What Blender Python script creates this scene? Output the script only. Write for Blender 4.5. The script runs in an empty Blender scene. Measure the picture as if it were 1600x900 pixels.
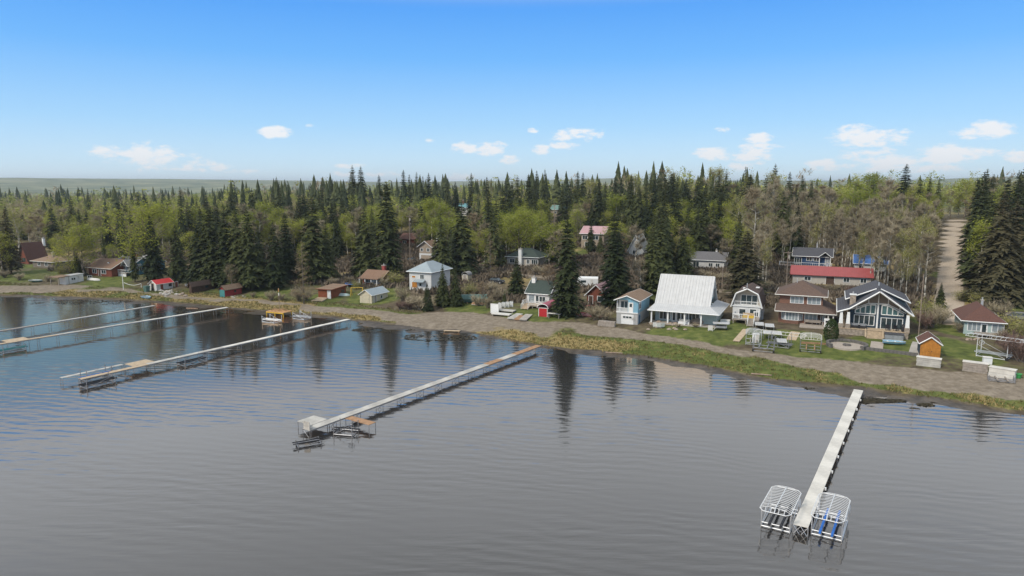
import bpy, math, random
import numpy as np
R = math.radians
random.seed(7); rng = np.random.default_rng(7)
scene = bpy.context.scene
COL = scene.collection
# ------------------------------------------------------------------ camera
F_PX, CAM_H, PITCH = 1080.0, 30.0, math.atan(160/1080)
cd = bpy.data.cameras.new('camera'); cam = bpy.data.objects.new('camera', cd); COL.objects.link(cam)
cd.sensor_width = 36.0; cd.lens = 36.0*F_PX/1600; cd.clip_start = 0.5; cd.clip_end = 40000
cam.location = (0, 0, CAM_H); cam.rotation_euler = (math.pi/2-PITCH, 0, 0)
scene.camera = cam
# ------------------------------------------------------------------ light
SUN_EL, SUN_AZ = 44.0, -128.0          # azimuth from the view direction (+Y), left negative
EXPOSURE = 0.0; USE_HAZE = True
sd = bpy.data.lights.new('sun', 'SUN'); sd.energy = 2.8; sd.angle = R(11); sd.color = (1, .92, .8)
so = bpy.data.objects.new('sun', sd); COL.objects.link(so); so.rotation_euler = (R(90-SUN_EL), 0, R(180-SUN_AZ)); so.location = (0, 0, 200)
vs = scene.view_settings; vs.view_transform = 'Standard'; vs.look = 'None'; vs.gamma = 1; vs.use_curve_mapping = False; vs.exposure = EXPOSURE
scene.cycles.max_bounces = 6; scene.cycles.diffuse_bounces = 2; scene.cycles.glossy_bounces = 2; scene.cycles.transmission_bounces = 3
scene.cycles.volume_bounces = 0

def ray(px, py):
    a = (px-800)/F_PX; b = (py-450)/F_PX; c, s = math.cos(PITCH), math.sin(PITCH)
    return np.array([a, c-b*s, -s-b*c])

CLOUDS = [(235,245,75,15,.6),(430,208,22,7,.9),(485,196,8,3,.6),(380,268,25,4,.55),(545,260,20,4,.6),(672,220,8,4,.4),(725,232,20,7,.8),(770,232,20,9,.95),
 (795,249,16,6,.8),(715,276,22,5,.7),(900,213,28,9,.9),(887,227,20,5,.9),(843,234,12,6,.9),(832,204,7,4,.6),(1132,202,10,4,.6),(1120,240,24,9,1),
 (1187,215,16,6,.8),(1205,229,25,5,.8),(1175,241,30,9,1),(1150,261,20,5,.6),(1358,215,45,13,.95),(1345,238,42,8,.8),(1400,250,50,8,.7),(1285,254,18,6,.7),
 (1540,205,42,9,.8),(1480,243,40,10,.95),(1530,238,38,8,.7),(1590,245,22,8,.8),(1310,262,30,5,.5),(1440,264,90,6,.4),(300,262,60,6,.3),(560,272,60,4,.3)]
def build_world():
    w = bpy.data.worlds.new('World'); scene.world = w; w.use_nodes = True
    N = w.node_tree.nodes; L = w.node_tree.links; N.clear()
    def nd(t, **k):
        n = N.new(t)
        for a, v in k.items(): setattr(n, a, v)
        return n
    def m(op, a, b=None, c=None, clamp=False):
        n = nd('ShaderNodeMath', operation=op, use_clamp=clamp)
        for i, v in enumerate((a, b, c)):
            if v is None: continue
            if hasattr(v, 'is_linked'): L.new(v, n.inputs[i])
            else: n.inputs[i].default_value = v
        return n.outputs[0]
    def sm(v, lo, hi):
        n = nd('ShaderNodeMapRange', interpolation_type='SMOOTHSTEP'); L.new(v, n.inputs[0]); n.inputs[1].default_value = lo; n.inputs[2].default_value = hi
        return n.outputs[0]
    def mix(f, a, b):
        n = nd('ShaderNodeMix', data_type='RGBA')
        for i, v in ((0, f), (6, a), (7, b)):
            if hasattr(v, 'is_linked'): L.new(v, n.inputs[i])
            else: n.inputs[i].default_value = v
        return n.outputs[2]
    sky = nd('ShaderNodeTexSky', sky_type='NISHITA', sun_disc=False, sun_elevation=R(SUN_EL), sun_rotation=R(SUN_AZ), altitude=700, air_density=1.0, dust_density=0.3, ozone_density=3.0)
    tc = nd('ShaderNodeTexCoord'); sep = nd('ShaderNodeSeparateXYZ'); L.new(tc.outputs['Generated'], sep.inputs[0])
    x, y, z = sep.outputs
    el = m('ARCSINE', z); az = m('ARCTAN2', x, y)
    # blue gradient laid over the Nishita colour: pale at the horizon, deep blue above
    rp = nd('ShaderNodeValToRGB'); cr = rp.color_ramp
    L.new(m('MULTIPLY', el, 1/R(60), clamp=True), rp.inputs[0])
    stops = [(0, (.74, .88, .96)), (.027, (.58, .8, .97)), (.08, (.36, .66, .98)), (.165, (.14, .46, .97)), (.24, (.062, .335, .93)), (1, (.05, .26, .75))]
    while len(cr.elements) < len(stops): cr.elements.new(.5)
    for e, (p, c) in zip(cr.elements, stops): e.position = p; e.color = (c[0], c[1], c[2], 1)
    sc_ = nd('ShaderNodeVectorMath', operation='SCALE'); L.new(rp.outputs[0], sc_.inputs[0]); sc_.inputs['Scale'].default_value = 11.3
    base = mix(.85, sky.outputs[0], sc_.outputs[0])
    # small fair-weather cumulus low in the sky
    def noise(vec, scale, det=5, rough=.55):
        n = nd('ShaderNodeTexNoise'); L.new(vec, n.inputs['Vector']); n.inputs['Scale'].default_value = scale; n.inputs['Detail'].default_value = det; n.inputs['Roughness'].default_value = rough
        return n.outputs[0]
    cv = nd('ShaderNodeCombineXYZ'); L.new(az, cv.inputs[0]); L.new(m('MULTIPLY', el, 2.2), cv.inputs[1])
    n1 = noise(cv.outputs[0], 26, 6, .6); n1c = m('SUBTRACT', n1, .5)
    ae = nd('ShaderNodeCombineXYZ'); L.new(az, ae.inputs[0]); L.new(el, ae.inputs[1])
    tot = None
    for (px, py, hw, hh, d) in CLOUDS:
        dr = ray(px, py); dr /= np.linalg.norm(dr); a0 = math.atan2(dr[0], dr[1]); e0 = math.asin(dr[2])
        sx = F_PX/(hw*1.25)*math.cos(a0)**-2; sy = F_PX/(hh*1.25)
        k = nd('ShaderNodeVectorMath', operation='MULTIPLY_ADD'); L.new(ae.outputs[0], k.inputs[0]); k.inputs[1].default_value = (sx, sy, 0); k.inputs[2].default_value = (-a0*sx, -e0*sy, math.sqrt(max(0, 1-d))*.9)
        q = nd('ShaderNodeVectorMath', operation='DOT_PRODUCT'); L.new(k.outputs[0], q.inputs[0]); L.new(k.outputs[0], q.inputs[1]); q = q.outputs['Value']
        tot = q if tot is None else m('MINIMUM', tot, q)
    n1b = noise(cv.outputs[0], 75, 3, .6)
    tot = m('ADD', tot, m('ADD', m('MULTIPLY', n1c, -5.0), m('MULTIPLY', m('SUBTRACT', n1b, .5), -2.2)))
    tot = m('MULTIPLY', sm(tot, 1.35, .05), .93)
    base = mix(tot, base, (9.6, 9.7, 9.9, 1))
    # thin broken high overcast further up (the flat light and grey water of the photograph)
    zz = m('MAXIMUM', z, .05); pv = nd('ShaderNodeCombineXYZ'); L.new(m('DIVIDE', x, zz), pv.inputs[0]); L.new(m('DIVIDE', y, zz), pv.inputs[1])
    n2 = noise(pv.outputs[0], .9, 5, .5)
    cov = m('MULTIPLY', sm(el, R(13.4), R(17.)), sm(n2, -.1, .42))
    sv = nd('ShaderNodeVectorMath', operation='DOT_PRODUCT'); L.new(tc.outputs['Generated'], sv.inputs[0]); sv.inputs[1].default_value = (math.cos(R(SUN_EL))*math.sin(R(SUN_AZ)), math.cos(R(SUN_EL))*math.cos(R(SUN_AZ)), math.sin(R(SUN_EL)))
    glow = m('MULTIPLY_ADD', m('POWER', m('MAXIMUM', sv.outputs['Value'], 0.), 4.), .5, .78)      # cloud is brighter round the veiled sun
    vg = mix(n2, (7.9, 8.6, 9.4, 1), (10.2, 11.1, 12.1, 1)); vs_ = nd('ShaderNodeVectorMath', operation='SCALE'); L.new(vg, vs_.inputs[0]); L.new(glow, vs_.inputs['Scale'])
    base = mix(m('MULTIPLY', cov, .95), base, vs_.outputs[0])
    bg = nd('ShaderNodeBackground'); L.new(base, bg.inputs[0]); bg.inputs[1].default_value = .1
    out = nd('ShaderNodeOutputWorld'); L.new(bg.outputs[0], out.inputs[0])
build_world()

# ------------------------------------------------------------------ numeric helpers
def _hash(i, j, k): 
    v = np.sin(i*127.1+j*311.7+k*74.7)*43758.5453
    return v-np.floor(v)
def vnoise(x, y, k=0):
    x = np.asarray(x, float); y = np.asarray(y, float); i = np.floor(x); j = np.floor(y); u = x-i; v = y-j; u = u*u*(3-2*u); v = v*v*(3-2*v)
    return (_hash(i, j, k)*(1-u)+_hash(i+1, j, k)*u)*(1-v)+(_hash(i, j+1, k)*(1-u)+_hash(i+1, j+1, k)*u)*v
def fbm(x, y, k=0, o=3): return sum(vnoise(x*2**q, y*2**q, k+q)*.5**(q+1) for q in range(o))
def P(px, py, z=0.0):
    d = ray(px, py); return d*((z-CAM_H)/d[2])+np.array([0, 0, CAM_H])
SHORE = [(-3000,1500),(-700,450),(-300,265),(-200,216)]+[tuple(P(*q)[:2]) for q in [(0,463),(100,466),(200,470),(300,478),(400,487),(520,497),(620,511),(680,517),(720,519),(800,534),(840,543),(1000,562),(1100,577),(1200,597),(1350,612),(1500,635),(1600,650)]]+[(110,64),(300,-30),(900,-330),(3000,-1400)]
SX = np.array([q[0] for q in SHORE]); SY = np.array([q[1] for q in SHORE])
def sdist(x, y): return (np.asarray(y, float)-np.interp(x, SX, SY))*.9
PS = [-60,-8,-2,0,3,8,15,22,40,80,130,250,420,1200]
def terrain(x, y):
    x = np.asarray(x, float); y = np.asarray(y, float); s = sdist(x, y)
    A = np.interp(x/np.maximum(y, 60.), [-.9,-.45,-.2,0,.3,.7], [0,1.5,5,7.5,8.5,9.5])
    z = np.interp(s, PS, [-2.6,-.35,-.1,0,.35,.8,1.15,1.9,2.4,3.4,5.2,5.2,5.2,5.2])+A*np.interp(s, [130,250,420,1500], [0,1,1.15,1.0])
    z = z+(fbm(x/7., y/3.5, 3)-.4)*np.interp(s, [-11,-5,2,6], [0,.75,.5,.15])
    z = z+(fbm(x/38., y/38., 9)-.44)*np.interp(s, [20,70,200], [0,.8,2.5])
    return z
def G(px, py):
    d = ray(px, py); t0, t1 = 20., 3000.
    ts = np.concatenate([np.linspace(30, 600, 1200), np.linspace(601, 3000, 800)])
    pts = d[None]*ts[:, None]; zz = pts[:, 2]+CAM_H; hh = np.maximum(terrain(pts[:, 0], pts[:, 1]), 0)
    k = np.argmax(zz < hh); a = ts[k]
    p = d*a; return np.array([p[0], p[1], float(terrain(p[0], p[1]))])
def proj(x, y, z):
    c, s = math.cos(PITCH), math.sin(PITCH); zz = z-CAM_H
    dep = y*c-zz*s; up = y*s+zz*c
    return 800+F_PX*x/dep, 450-F_PX*up/dep, dep
def top_z(px, py, Y):
    d = ray(px, py); return CAM_H+d[2]*Y/d[1]
SHORE_YAW = math.atan2(-.42, .907)

# ------------------------------------------------------------------ materials
MATS = {}
def mat(name, col, rough=.75, var=.18, scale=2.0, bump=0., metal=0., spec=.3, band=None, spec2=None, col2=None):
    """plain weathered surface: base colour with noise variation, optional bands (siding, shingles, planks) as fine relief"""
    if name in MATS: return MATS[name]
    mt = bpy.data.materials.new(name); mt.use_nodes = True; N = mt.node_tree.nodes; L = mt.node_tree.links
    b = N['Principled BSDF']; b.inputs['Roughness'].default_value = rough; b.inputs['Metallic'].default_value = metal; b.inputs['Specular IOR Level'].default_value = spec
    tc = N.new('ShaderNodeTexCoord'); nz = N.new('ShaderNodeTexNoise'); nz.inputs['Scale'].default_value = scale; nz.inputs['Detail'].default_value = 5; nz.inputs['Roughness'].default_value = .65
    L.new(tc.outputs['Object'], nz.inputs['Vector'])
    rp = N.new('ShaderNodeValToRGB'); e = rp.color_ramp.elements; e[0].position = .3; e[1].position = .72
    c2 = col2 or tuple(min(1, c*(1+var)) for c in col)
    e[0].color = tuple(c*(1-var) for c in col)+(1,); e[1].color = tuple(c2)+(1,)
    L.new(nz.outputs[0], rp.inputs[0]); outc = rp.outputs[0]; hsrc = nz.outputs[0]
    if band:
        axis, period, depth = band
        wv = N.new('ShaderNodeTexWave'); wv.wave_type = 'BANDS'; wv.bands_direction = axis; wv.wave_profile = 'SAW'; wv.inputs['Scale'].default_value = .314/period; wv.inputs['Distortion'].default_value = .4
        L.new(tc.outputs['Object'], wv.inputs['Vector'])
        mx = N.new('ShaderNodeMix'); mx.data_type = 'RGBA'; mx.blend_type = 'MULTIPLY'; mx.inputs[0].default_value = depth
        L.new(outc, mx.inputs[6]); L.new(wv.outputs[0], mx.inputs[7]); outc = mx.outputs[2]; hsrc = wv.outputs[0]; bump = bump or .3
    L.new(outc, b.inputs['Base Color'])
    if bump:
        bp = N.new('ShaderNodeBump'); bp.inputs['Strength'].default_value = bump; bp.inputs['Distance'].default_value = .05; L.new(hsrc, bp.inputs['Height']); L.new(bp.outputs[0], b.inputs['Normal'])
    MATS[name] = mt; return mt
def M(name): return MATS[name]
def foliage(name, c1, c2, objrand=True, spec=.15, trans=0.0):
    mt = bpy.data.materials.new(name); mt.use_nodes = True; N = mt.node_tree.nodes; L = mt.node_tree.links
    b = N['Principled BSDF']; b.inputs['Roughness'].default_value = .8; b.inputs['Specular IOR Level'].default_value = spec
    tc = N.new('ShaderNodeTexCoord'); nz = N.new('ShaderNodeTexNoise'); nz.inputs['Scale'].default_value = .9; nz.inputs['Detail'].default_value = 4; L.new(tc.outputs['Object'], nz.inputs[0])
    oi = N.new('ShaderNodeObjectInfo') if objrand else N.new('ShaderNodeAttribute')
    if not objrand: oi.attribute_name = 'rnd'
    src = oi.outputs['Random'] if objrand else oi.outputs['Fac']
    ad = N.new('ShaderNodeMath'); ad.operation = 'MULTIPLY_ADD'; L.new(nz.outputs[0], ad.inputs[0]); ad.inputs[1].default_value = 1.3; ad.inputs[2].default_value = -.55
    a2 = N.new('ShaderNodeMath'); a2.operation = 'MULTIPLY_ADD'; L.new(src, a2.inputs[0]); a2.inputs[1].default_value = .8; L.new(ad.outputs[0], a2.inputs[2]); a2.use_clamp = True
    rp = N.new('ShaderNodeMix'); rp.data_type = 'RGBA'; rp.inputs[6].default_value = c1+(1,); rp.inputs[7].default_value = c2+(1,)
    L.new(a2.outputs[0], rp.inputs[0]); L.new(rp.outputs[2], b.inputs['Base Color'])
    if trans:
        tr = N.new('ShaderNodeBsdfTranslucent'); L.new(rp.outputs[2], tr.inputs[0]); ms = N.new('ShaderNodeMixShader'); ms.inputs[0].default_value = trans
        L.new(b.outputs[0], ms.inputs[1]); L.new(tr.outputs[0], ms.inputs[2]); L.new(ms.outputs[0], N['Material Output'].inputs[0])
    MATS[name] = mt; return mt

# plain palette
for a in [('white', (.72,.72,.7), .6, .08, 3), ('offwhite', (.6,.58,.53), .7, .12, 3), ('alu', (.55,.56,.57), .4, .1, 4, 0, .6), ('white_tube', (.62,.63,.63), .45, .05, 4),
          ('steel', (.3,.3,.31), .45, .2, 4, 0, .7), ('black', (.025,.025,.028), .6, .3, 3), ('blue_paint', (.02,.13,.45), .5, .15, 3), ('concrete', (.38,.35,.31), .9, .2, 1.2, .3),
          ('dock_grey', (.42,.4,.36), .85, .28, .8, .25), ('dock_white', (.58,.55,.49), .8, .2, .7, .2), ('timber', (.34,.2,.11), .8, .3, 2, .2), ('timber_new', (.5,.29,.13), .8, .25, 2, .2),
          ('timber_grey', (.3,.26,.22), .85, .3, 2, .3), ('tan_wood', (.44,.34,.23), .85, .25, 2, .2), ('red_paint', (.4,.02,.025), .5, .15, 2), ('teal', (.05,.2,.2), .6, .2, 2), ('yellow_paint', (.55,.36,.04), .6, .2, 2),
          ('brick', (.19,.1,.07), .9, .3, 5, .3), ('stone', (.3,.25,.2), .9, .45, 2.5, .5), ('stone_dark', (.13,.12,.11), .9, .35, 3, .5), ('rock', (.33,.26,.2), .9, .4, 1.5, .5), ('rubber', (.02,.02,.02), .8, .2, 5),
          ('tarp_green', (.08,.15,.13), .5, .3, 1.5, .2), ('tarp_blue', (.03,.12,.35), .5, .3, 1.5, .2), ('tarp_grey', (.25,.26,.27), .5, .3, 1.5, .2), ('plastic_green', (.05,.3,.08), .4, .1, 2), ('car_dark', (.03,.035,.045), .25, .2, 2, 0, .3), ('car_silver', (.4,.41,.43), .3, .1, 2, 0, .5),
          ('gravel_path', (.36,.31,.26), .95, .2, 3, .3), ('bark', (.12,.09,.07), .95, .35, 3, .5), ('bark_pale', (.4,.37,.31), .9, .35, 3, .4), ('bark_grey', (.2,.17,.14), .95, .3, 3, .5), ('pole_wood', (.24,.19,.15), .9, .25, 2, .3), ('curtain', (.5,.52,.52), .8, .15, 4), ('log', (.27,.2,.15), .9, .35, 4, .4)]: mat(*a)
g = mat('glass', (.03,.045,.05), .06, .4, 1.2, spec=.8); mat('glass_teal', (.06,.12,.12), .08, .4, 1.0, spec=.8); mat('glass_pale', (.25,.29,.31), .1, .3, 1.0, spec=.8)
for nm, c in [('sid_white', (.66,.66,.64)), ('sid_cream', (.58,.52,.38)), ('sid_aqua', (.32,.48,.5)), ('sid_blue', (.22,.42,.54)), ('sid_navy', (.03,.055,.08)), ('sid_deepblue', (.025,.07,.16)), ('sid_teal', (.05,.17,.24)), ('sid_tan', (.36,.29,.22)), ('sid_beige', (.5,.46,.4)), ('sid_taupe', (.2,.17,.14)), ('sid_grey', (.42,.42,.41)), ('sid_palegreen', (.42,.52,.5))]:
    mat(nm, c, .7, .08, 1.5, band=('Z', .2, .22))
for nm, c in [('wood_orange', (.48,.2,.035)), ('wood_red', (.23,.07,.03)), ('wood_dark', (.09,.055,.04)), ('wood_redbrown', (.2,.06,.035)), ('barn_red', (.32,.035,.035))]: mat(nm, c, .75, .25, 2, band=('X', .22, .3))
for nm, c in [('sh_brown', (.135,.09,.07)), ('sh_umber', (.1,.068,.055)), ('sh_tan', (.24,.15,.1)), ('sh_grey', (.16,.155,.16)), ('sh_slate', (.085,.085,.095)), ('sh_green', (.055,.075,.065)), ('sh_lightbrown', (.25,.17,.115)), ('sh_maroon', (.13,.065,.05)), ('sh_pale', (.32,.31,.3))]:
    mat(nm, c, .9, .25, 4, band=('Z', .16, .25))
for nm, c in [('mt_white', (.5,.5,.49)), ('mt_grey', (.3,.35,.37)), ('mt_red', (.32,.065,.06)), ('mt_brightred', (.55,.03,.03)), ('mt_pink', (.48,.29,.3)), ('mt_teal', (.12,.28,.3)), ('mt_blue', (.05,.14,.38)), ('mt_green', (.14,.24,.2))]:
    mat(nm, c, .45, .1, .8, band=('X', .42, .12), spec=.5)
mat('mt_blush', (.42,.1,.14), .45, .15, .8, band=('Y', .42, .12), spec=.5)

# ------------------------------------------------------------------ mesh helpers
class MB:
    def __init__(s): s.v = []; s.f = []
    def poly(s, pts): 
        n = len(s.v); s.v += [tuple(map(float, p)) for p in pts]; s.f.append(tuple(range(n, n+len(pts)))); return s
    def box(s, x0, y0, z0, x1, y1, z1):
        n = len(s.v); s.v += [(x0,y0,z0),(x1,y0,z0),(x1,y1,z0),(x0,y1,z0),(x0,y0,z1),(x1,y0,z1),(x1,y1,z1),(x0,y1,z1)]
        s.f += [tuple(n+i for i in q) for q in [(3,2,1,0),(4,5,6,7),(0,1,5,4),(1,2,6,5),(2,3,7,6),(3,0,4,7)]]; return s
    def hexa(s, lo, hi):      # lo, hi: four points each
        n = len(s.v); s.v += [tuple(map(float, p)) for p in list(lo)+list(hi)]
        s.f += [tuple(n+i for i in q) for q in [(3,2,1,0),(4,5,6,7),(0,1,5,4),(1,2,6,5),(2,3,7,6),(3,0,4,7)]]; return s
    def slab(s, pts, t, up=(0,0,1)):   # polygon thickened downwards
        k = len(pts); n = len(s.v); u = np.array(up)*t
        s.v += [tuple(map(float, p)) for p in pts]+[tuple(map(float, np.array(p)-u)) for p in pts]
        s.f.append(tuple(n+i for i in range(k))); s.f.append(tuple(n+k+i for i in reversed(range(k))))
        for i in range(k): j = (i+1) % k; s.f.append((n+i, n+k+i, n+k+j, n+j))
        return s
    def prism(s, prof, y0, y1):        # profile in xz, extruded along y
        k = len(prof); n = len(s.v); s.v += [(x,y0,z) for x, z in prof]+[(x,y1,z) for x, z in prof]
        s.f.append(tuple(n+i for i in range(k))); s.f.append(tuple(n+k+i for i in reversed(range(k))))
        for i in range(k): j = (i+1) % k; s.f.append((n+j, n+i, n+k+i, n+k+j))
        return s
    def prismx(s, prof, x0, x1):       # profile in yz, extruded along x
        k = len(prof); n = len(s.v); s.v += [(x0,y,z) for y, z in prof]+[(x1,y,z) for y, z in prof]
        s.f.append(tuple(n+i for i in reversed(range(k)))); s.f.append(tuple(n+k+i for i in range(k)))
        for i in range(k): j = (i+1) % k; s.f.append((n+i, n+j, n+k+j, n+k+i))
        return s
    def tube(s, p, q, r, r2=None, n=6):
        p = np.array(p, float); q = np.array(q, float); r2 = r if r2 is None else r2; d = q-p; l = np.linalg.norm(d)
        if l < 1e-6: return s
        d /= l; a = np.cross(d, (0,0,1) if abs(d[2]) < .9 else (1,0,0)); a /= np.linalg.norm(a); b = np.cross(d, a); k = len(s.v)
        for c, rr in ((p, r), (q, r2)):
            for i in range(n):
                t = 2*math.pi*i/n; s.v.append(tuple(c+rr*(math.cos(t)*a+math.sin(t)*b)))
        for i in range(n): j = (i+1) % n; s.f.append((k+i, k+j, k+n+j, k+n+i))
        s.f.append(tuple(k+i for i in reversed(range(n)))); s.f.append(tuple(k+n+i for i in range(n))); return s
    def path(s, pts, r, n=5):
        for a, b in zip(pts[:-1], pts[1:]): s.tube(a, b, r, n=n)
        return s
    def mesh(s, name, material, smooth=False):
        me = bpy.data.meshes.new(name); me.from_pydata(s.v, [], s.f); me.materials.append(material if not isinstance(material, str) else M(material))
        if smooth: me.polygons.foreach_set('use_smooth', [True]*len(me.polygons))
        me.update(); return me
    def build(s, name, material, parent=None, smooth=False):
        o = bpy.data.objects.new(name, s.mesh(name, material, smooth)); COL.objects.link(o); o.parent = parent; return o
def tag(o, label=None, cat=None, group=None, kind=None):
    if label: o['label'] = label
    if cat: o['category'] = cat
    if group: o['group'] = group
    if kind: o['kind'] = kind
    return o
def thing(name, label, cat, loc=(0,0,0), rz=0., group=None):
    o = bpy.data.objects.new(name, None); COL.objects.link(o); o.location = loc; o.rotation_euler = (0,0,rz); o.empty_display_size = .3
    return tag(o, label, cat, group)
def link(name, me, parent=None, loc=(0,0,0), rz=0., sc=None):
    o = bpy.data.objects.new(name, me); COL.objects.link(o); o.parent = parent; o.location = loc; o.rotation_euler = (0,0,rz)
    if sc is not None: o.scale = sc
    return o
def copy_tree(o, parent=None):
    c = o.copy(); COL.objects.link(c); c.parent = parent
    for ch in list(o.children): copy_tree(ch, c)
    return c
# ------------------------------------------------------------------ ground, water, hills
def hill(x, y):
    r = np.hypot(x, y); t = np.asarray(x)/np.maximum(y, 1.)
    top = np.interp(t, [-1.5,-.75,-.6,-.35,-.18,.05,.16,.3,.5,.62,.75,1.5], [70,70,66,60,48,55,70,54,54,62,78,78])
    top = top*(.78+.5*fbm(np.asarray(x)/1100., np.asarray(y)/1100., 21))
    return np.interp(r, [900,1600,2600], [0,-8,-8])+np.interp(r, [2600,4600,6500,14000], [0,1,1.2,1.15])*top
def height(x, y): return terrain(x, y)+hill(x, y)
GRAVEL_PX = [(0,445,453),(100,445,456),(180,448,455),(240,456,462),(330,464,469),(420,468,474),(500,476,485),(570,483,493),(640,490,509),(700,488,514),(800,499,517),(900,506,524),(1000,521,534),(1100,538,550),(1200,552,567),(1300,562,582),(1400,573,597),(1500,583,611),(1600,593,620)]
_gt = [P(x, t, 1.1) for x, t, b in GRAVEL_PX]; _gb = [P(x, b, .7) for x, t, b in GRAVEL_PX]
_gtx = [p[0] for p in _gt]; _gts = [float(sdist(p[0], p[1])) for p in _gt]; _gbx = [p[0] for p in _gb]; _gbs = [float(sdist(p[0], p[1])) for p in _gb]
ROAD = [G(1483, 470), G(1484, 440), G(1486, 400), G(1488, 370), G(1491, 349)]
_r = ROAD[-1]-ROAD[-2]; ROAD = [ROAD[0]-(ROAD[1]-ROAD[0])*.9]+ROAD+[ROAD[-1]+_r*.6]
DRIVE = [G(1062, 470), G(1074, 462), G(1085, 446)]
def seg_dist(x, y, pts):
    d = np.full(np.shape(x), 1e9)
    for a, b in zip(pts[:-1], pts[1:]):
        ab = (b-a)[:2]; t = np.clip(((x-a[0])*ab[0]+(y-a[1])*ab[1])/max(1e-9, ab@ab), 0, 1)
        d = np.minimum(d, np.hypot(x-a[0]-t*ab[0], y-a[1]-t*ab[1]))
    return d
def sstep(v, a, b): t = np.clip((v-a)/(b-a), 0, 1); return t*t*(3-2*t)
LAWNS = [(40,428,14,6),(20,430,12,6),(170,440,25,9),(590,462,40,10),(505,468,20,8),(1080,525,70,14),(1130,515,40,16),(1300,545,90,14),(1390,540,50,12),(1490,545,30,22),(1470,510,14,14),(1540,470,30,14),(1510,440,14,20),(1580,440,18,20),(1230,530,60,12),(850,490,60,8),(735,480,30,10),(420,458,24,8),(1005,385,14,5),(885,395,30,8)]
LAWN_W = []
for px, py, rx, ry in LAWNS:
    c = G(px, py); LAWN_W.append((c[0], c[1], abs(G(px+rx, py)[0]-c[0])+2, abs(G(px, py-ry)[1]-G(px, py+ry)[1])/2+3))
def zones(x, y):
    s = sdist(x, y); n = fbm(x/6., y/6., 40)-.44; n2 = fbm(x/17., y/17., 50)-.44
    gt = np.interp(x, _gtx, _gts); gb = np.interp(x, _gbx, _gbs)
    n3 = fbm(x/25., y/9., 60)-.44; gravel = sstep(s, gb-1.2+n*7+n3*6, gb+1.2+n*7+n3*6)*(1-sstep(s, gt-.9+n*4, gt+.9+n*4))*np.clip(1.1-4*np.clip(n2-.05+n*.5, 0, 1), .3, 1)
    lane = 1-sstep(np.abs(s-71+n2*4), 2.2, 3.2)
    gravel = np.maximum(gravel, lane*np.where((x > -150) & (x < 140), 1, 0)*.9)
    road = 1-sstep(seg_dist(x, y, ROAD), 2.3, 3.5); drive = 1-sstep(seg_dist(x, y, DRIVE), 1.4, 2.4)
    gravel = np.maximum(np.maximum(gravel, road), drive)
    grass = sstep(s, 1.0, 2.6)*(1-sstep(s, 9, 14))*.85+sstep(s, 11, 14)*(1-sstep(s, 34, 60))*(.45+1.2*n2)
    for cx, cy, rx, ry in LAWN_W: grass = np.maximum(grass, (1-sstep(np.hypot((x-cx)/rx, (y-cy)/ry), .6, 1.25))*(.95+n*.5))
    dry = sstep(s, .8, 2.2)*(1-sstep(s, 6, 12))*np.clip(.5+2.2*n2+1.2*n, 0, 1)+sstep(s, 26, 60)*np.clip(.3+2.*n2, 0, .7)
    dry = np.maximum(dry, np.where((x > -90) & (x < -48), sstep(s, 1, 3)*(1-sstep(s, 9, 13))*.75, 0))
    mud = 1-sstep(s+n*5, .2, 1.8)
    far = sstep(s, 260, 520)
    return gravel, grass, np.clip(dry, 0, 1), mud, far, road, s
def build_ground():
    def axis(a, b, step, lo, hi, g):
        c = list(np.arange(a, b+.01, step)); d = step; v = b
        while v < hi: d = min(d*g, 500); v += d; c.append(v)
        d = step; v = a; left = []
        while v > lo: d = min(d*g, 500); v -= d; left.append(v)
        return np.array(left[::-1]+c)
    X = axis(-165, 115, 1.0, -11000, 11000, 1.11); Y = axis(84, 262, 1.0, -3000, 13000, 1.09)
    nx, ny = len(X), len(Y); xx, yy = np.meshgrid(X, Y); zz = height(xx, yy)
    V = np.stack([xx.ravel(), yy.ravel(), zz.ravel()], 1)
    gr, ga, dr, mu, fa, ro, s = [q.ravel() for q in zones(xx, yy)]
    i = np.arange(nx-1)[None, :]+np.arange(ny-1)[:, None]*nx; quads = np.stack([i, i+1, i+1+nx, i+nx], -1).reshape(-1, 4)
    fc = V[quads].mean(1); r = np.hypot(fc[:, 0], fc[:, 1]); fs = s[quads].mean(1); fg = gr[quads].mean(1); fr = ro[quads].mean(1); fgr = ga[quads].mean(1)
    cls = np.where(r > 1500, 0, np.where(fs < 1.2, 1, np.where(fr > .5, 2, np.where((fg > .5) & (fs < 40), 3, np.where(fg > .5, 4, np.where((fs < 60), 5, 6))))))
    cls = np.where((fs < -30), 1, cls)
    mt = ground_material()
    for k, nm in enumerate(['hills','lake_bed','gravel_road','shore_track','back_lane','grass_bank','forest_floor']):
        q = quads[cls == k]
        if not len(q): continue
        u, inv = np.unique(q, return_inverse=True); me = bpy.data.meshes.new(nm); q2 = inv.reshape(-1, 4)
        me.vertices.add(len(u)); me.vertices.foreach_set('co', V[u].astype(np.float32).ravel())
        me.loops.add(q2.size); me.loops.foreach_set('vertex_index', q2.astype(np.int32).ravel())
        me.polygons.add(len(q2)); me.polygons.foreach_set('loop_start', np.arange(0, q2.size, 4, dtype=np.int32)); me.polygons.foreach_set('loop_total', np.full(len(q2), 4, np.int32))
        me.polygons.foreach_set('use_smooth', np.ones(len(q2), bool)); me.update(calc_edges=True)
        for an, arr in (('gravel', gr), ('grass', ga), ('dry', dr), ('mud', mu), ('far', fa), ('road', ro)):
            at = me.attributes.new(an, 'FLOAT', 'POINT'); at.data.foreach_set('value', arr[u].astype(np.float32))
        me.materials.append(mt); o = link(nm, me); tag(o, kind='structure')
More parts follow.
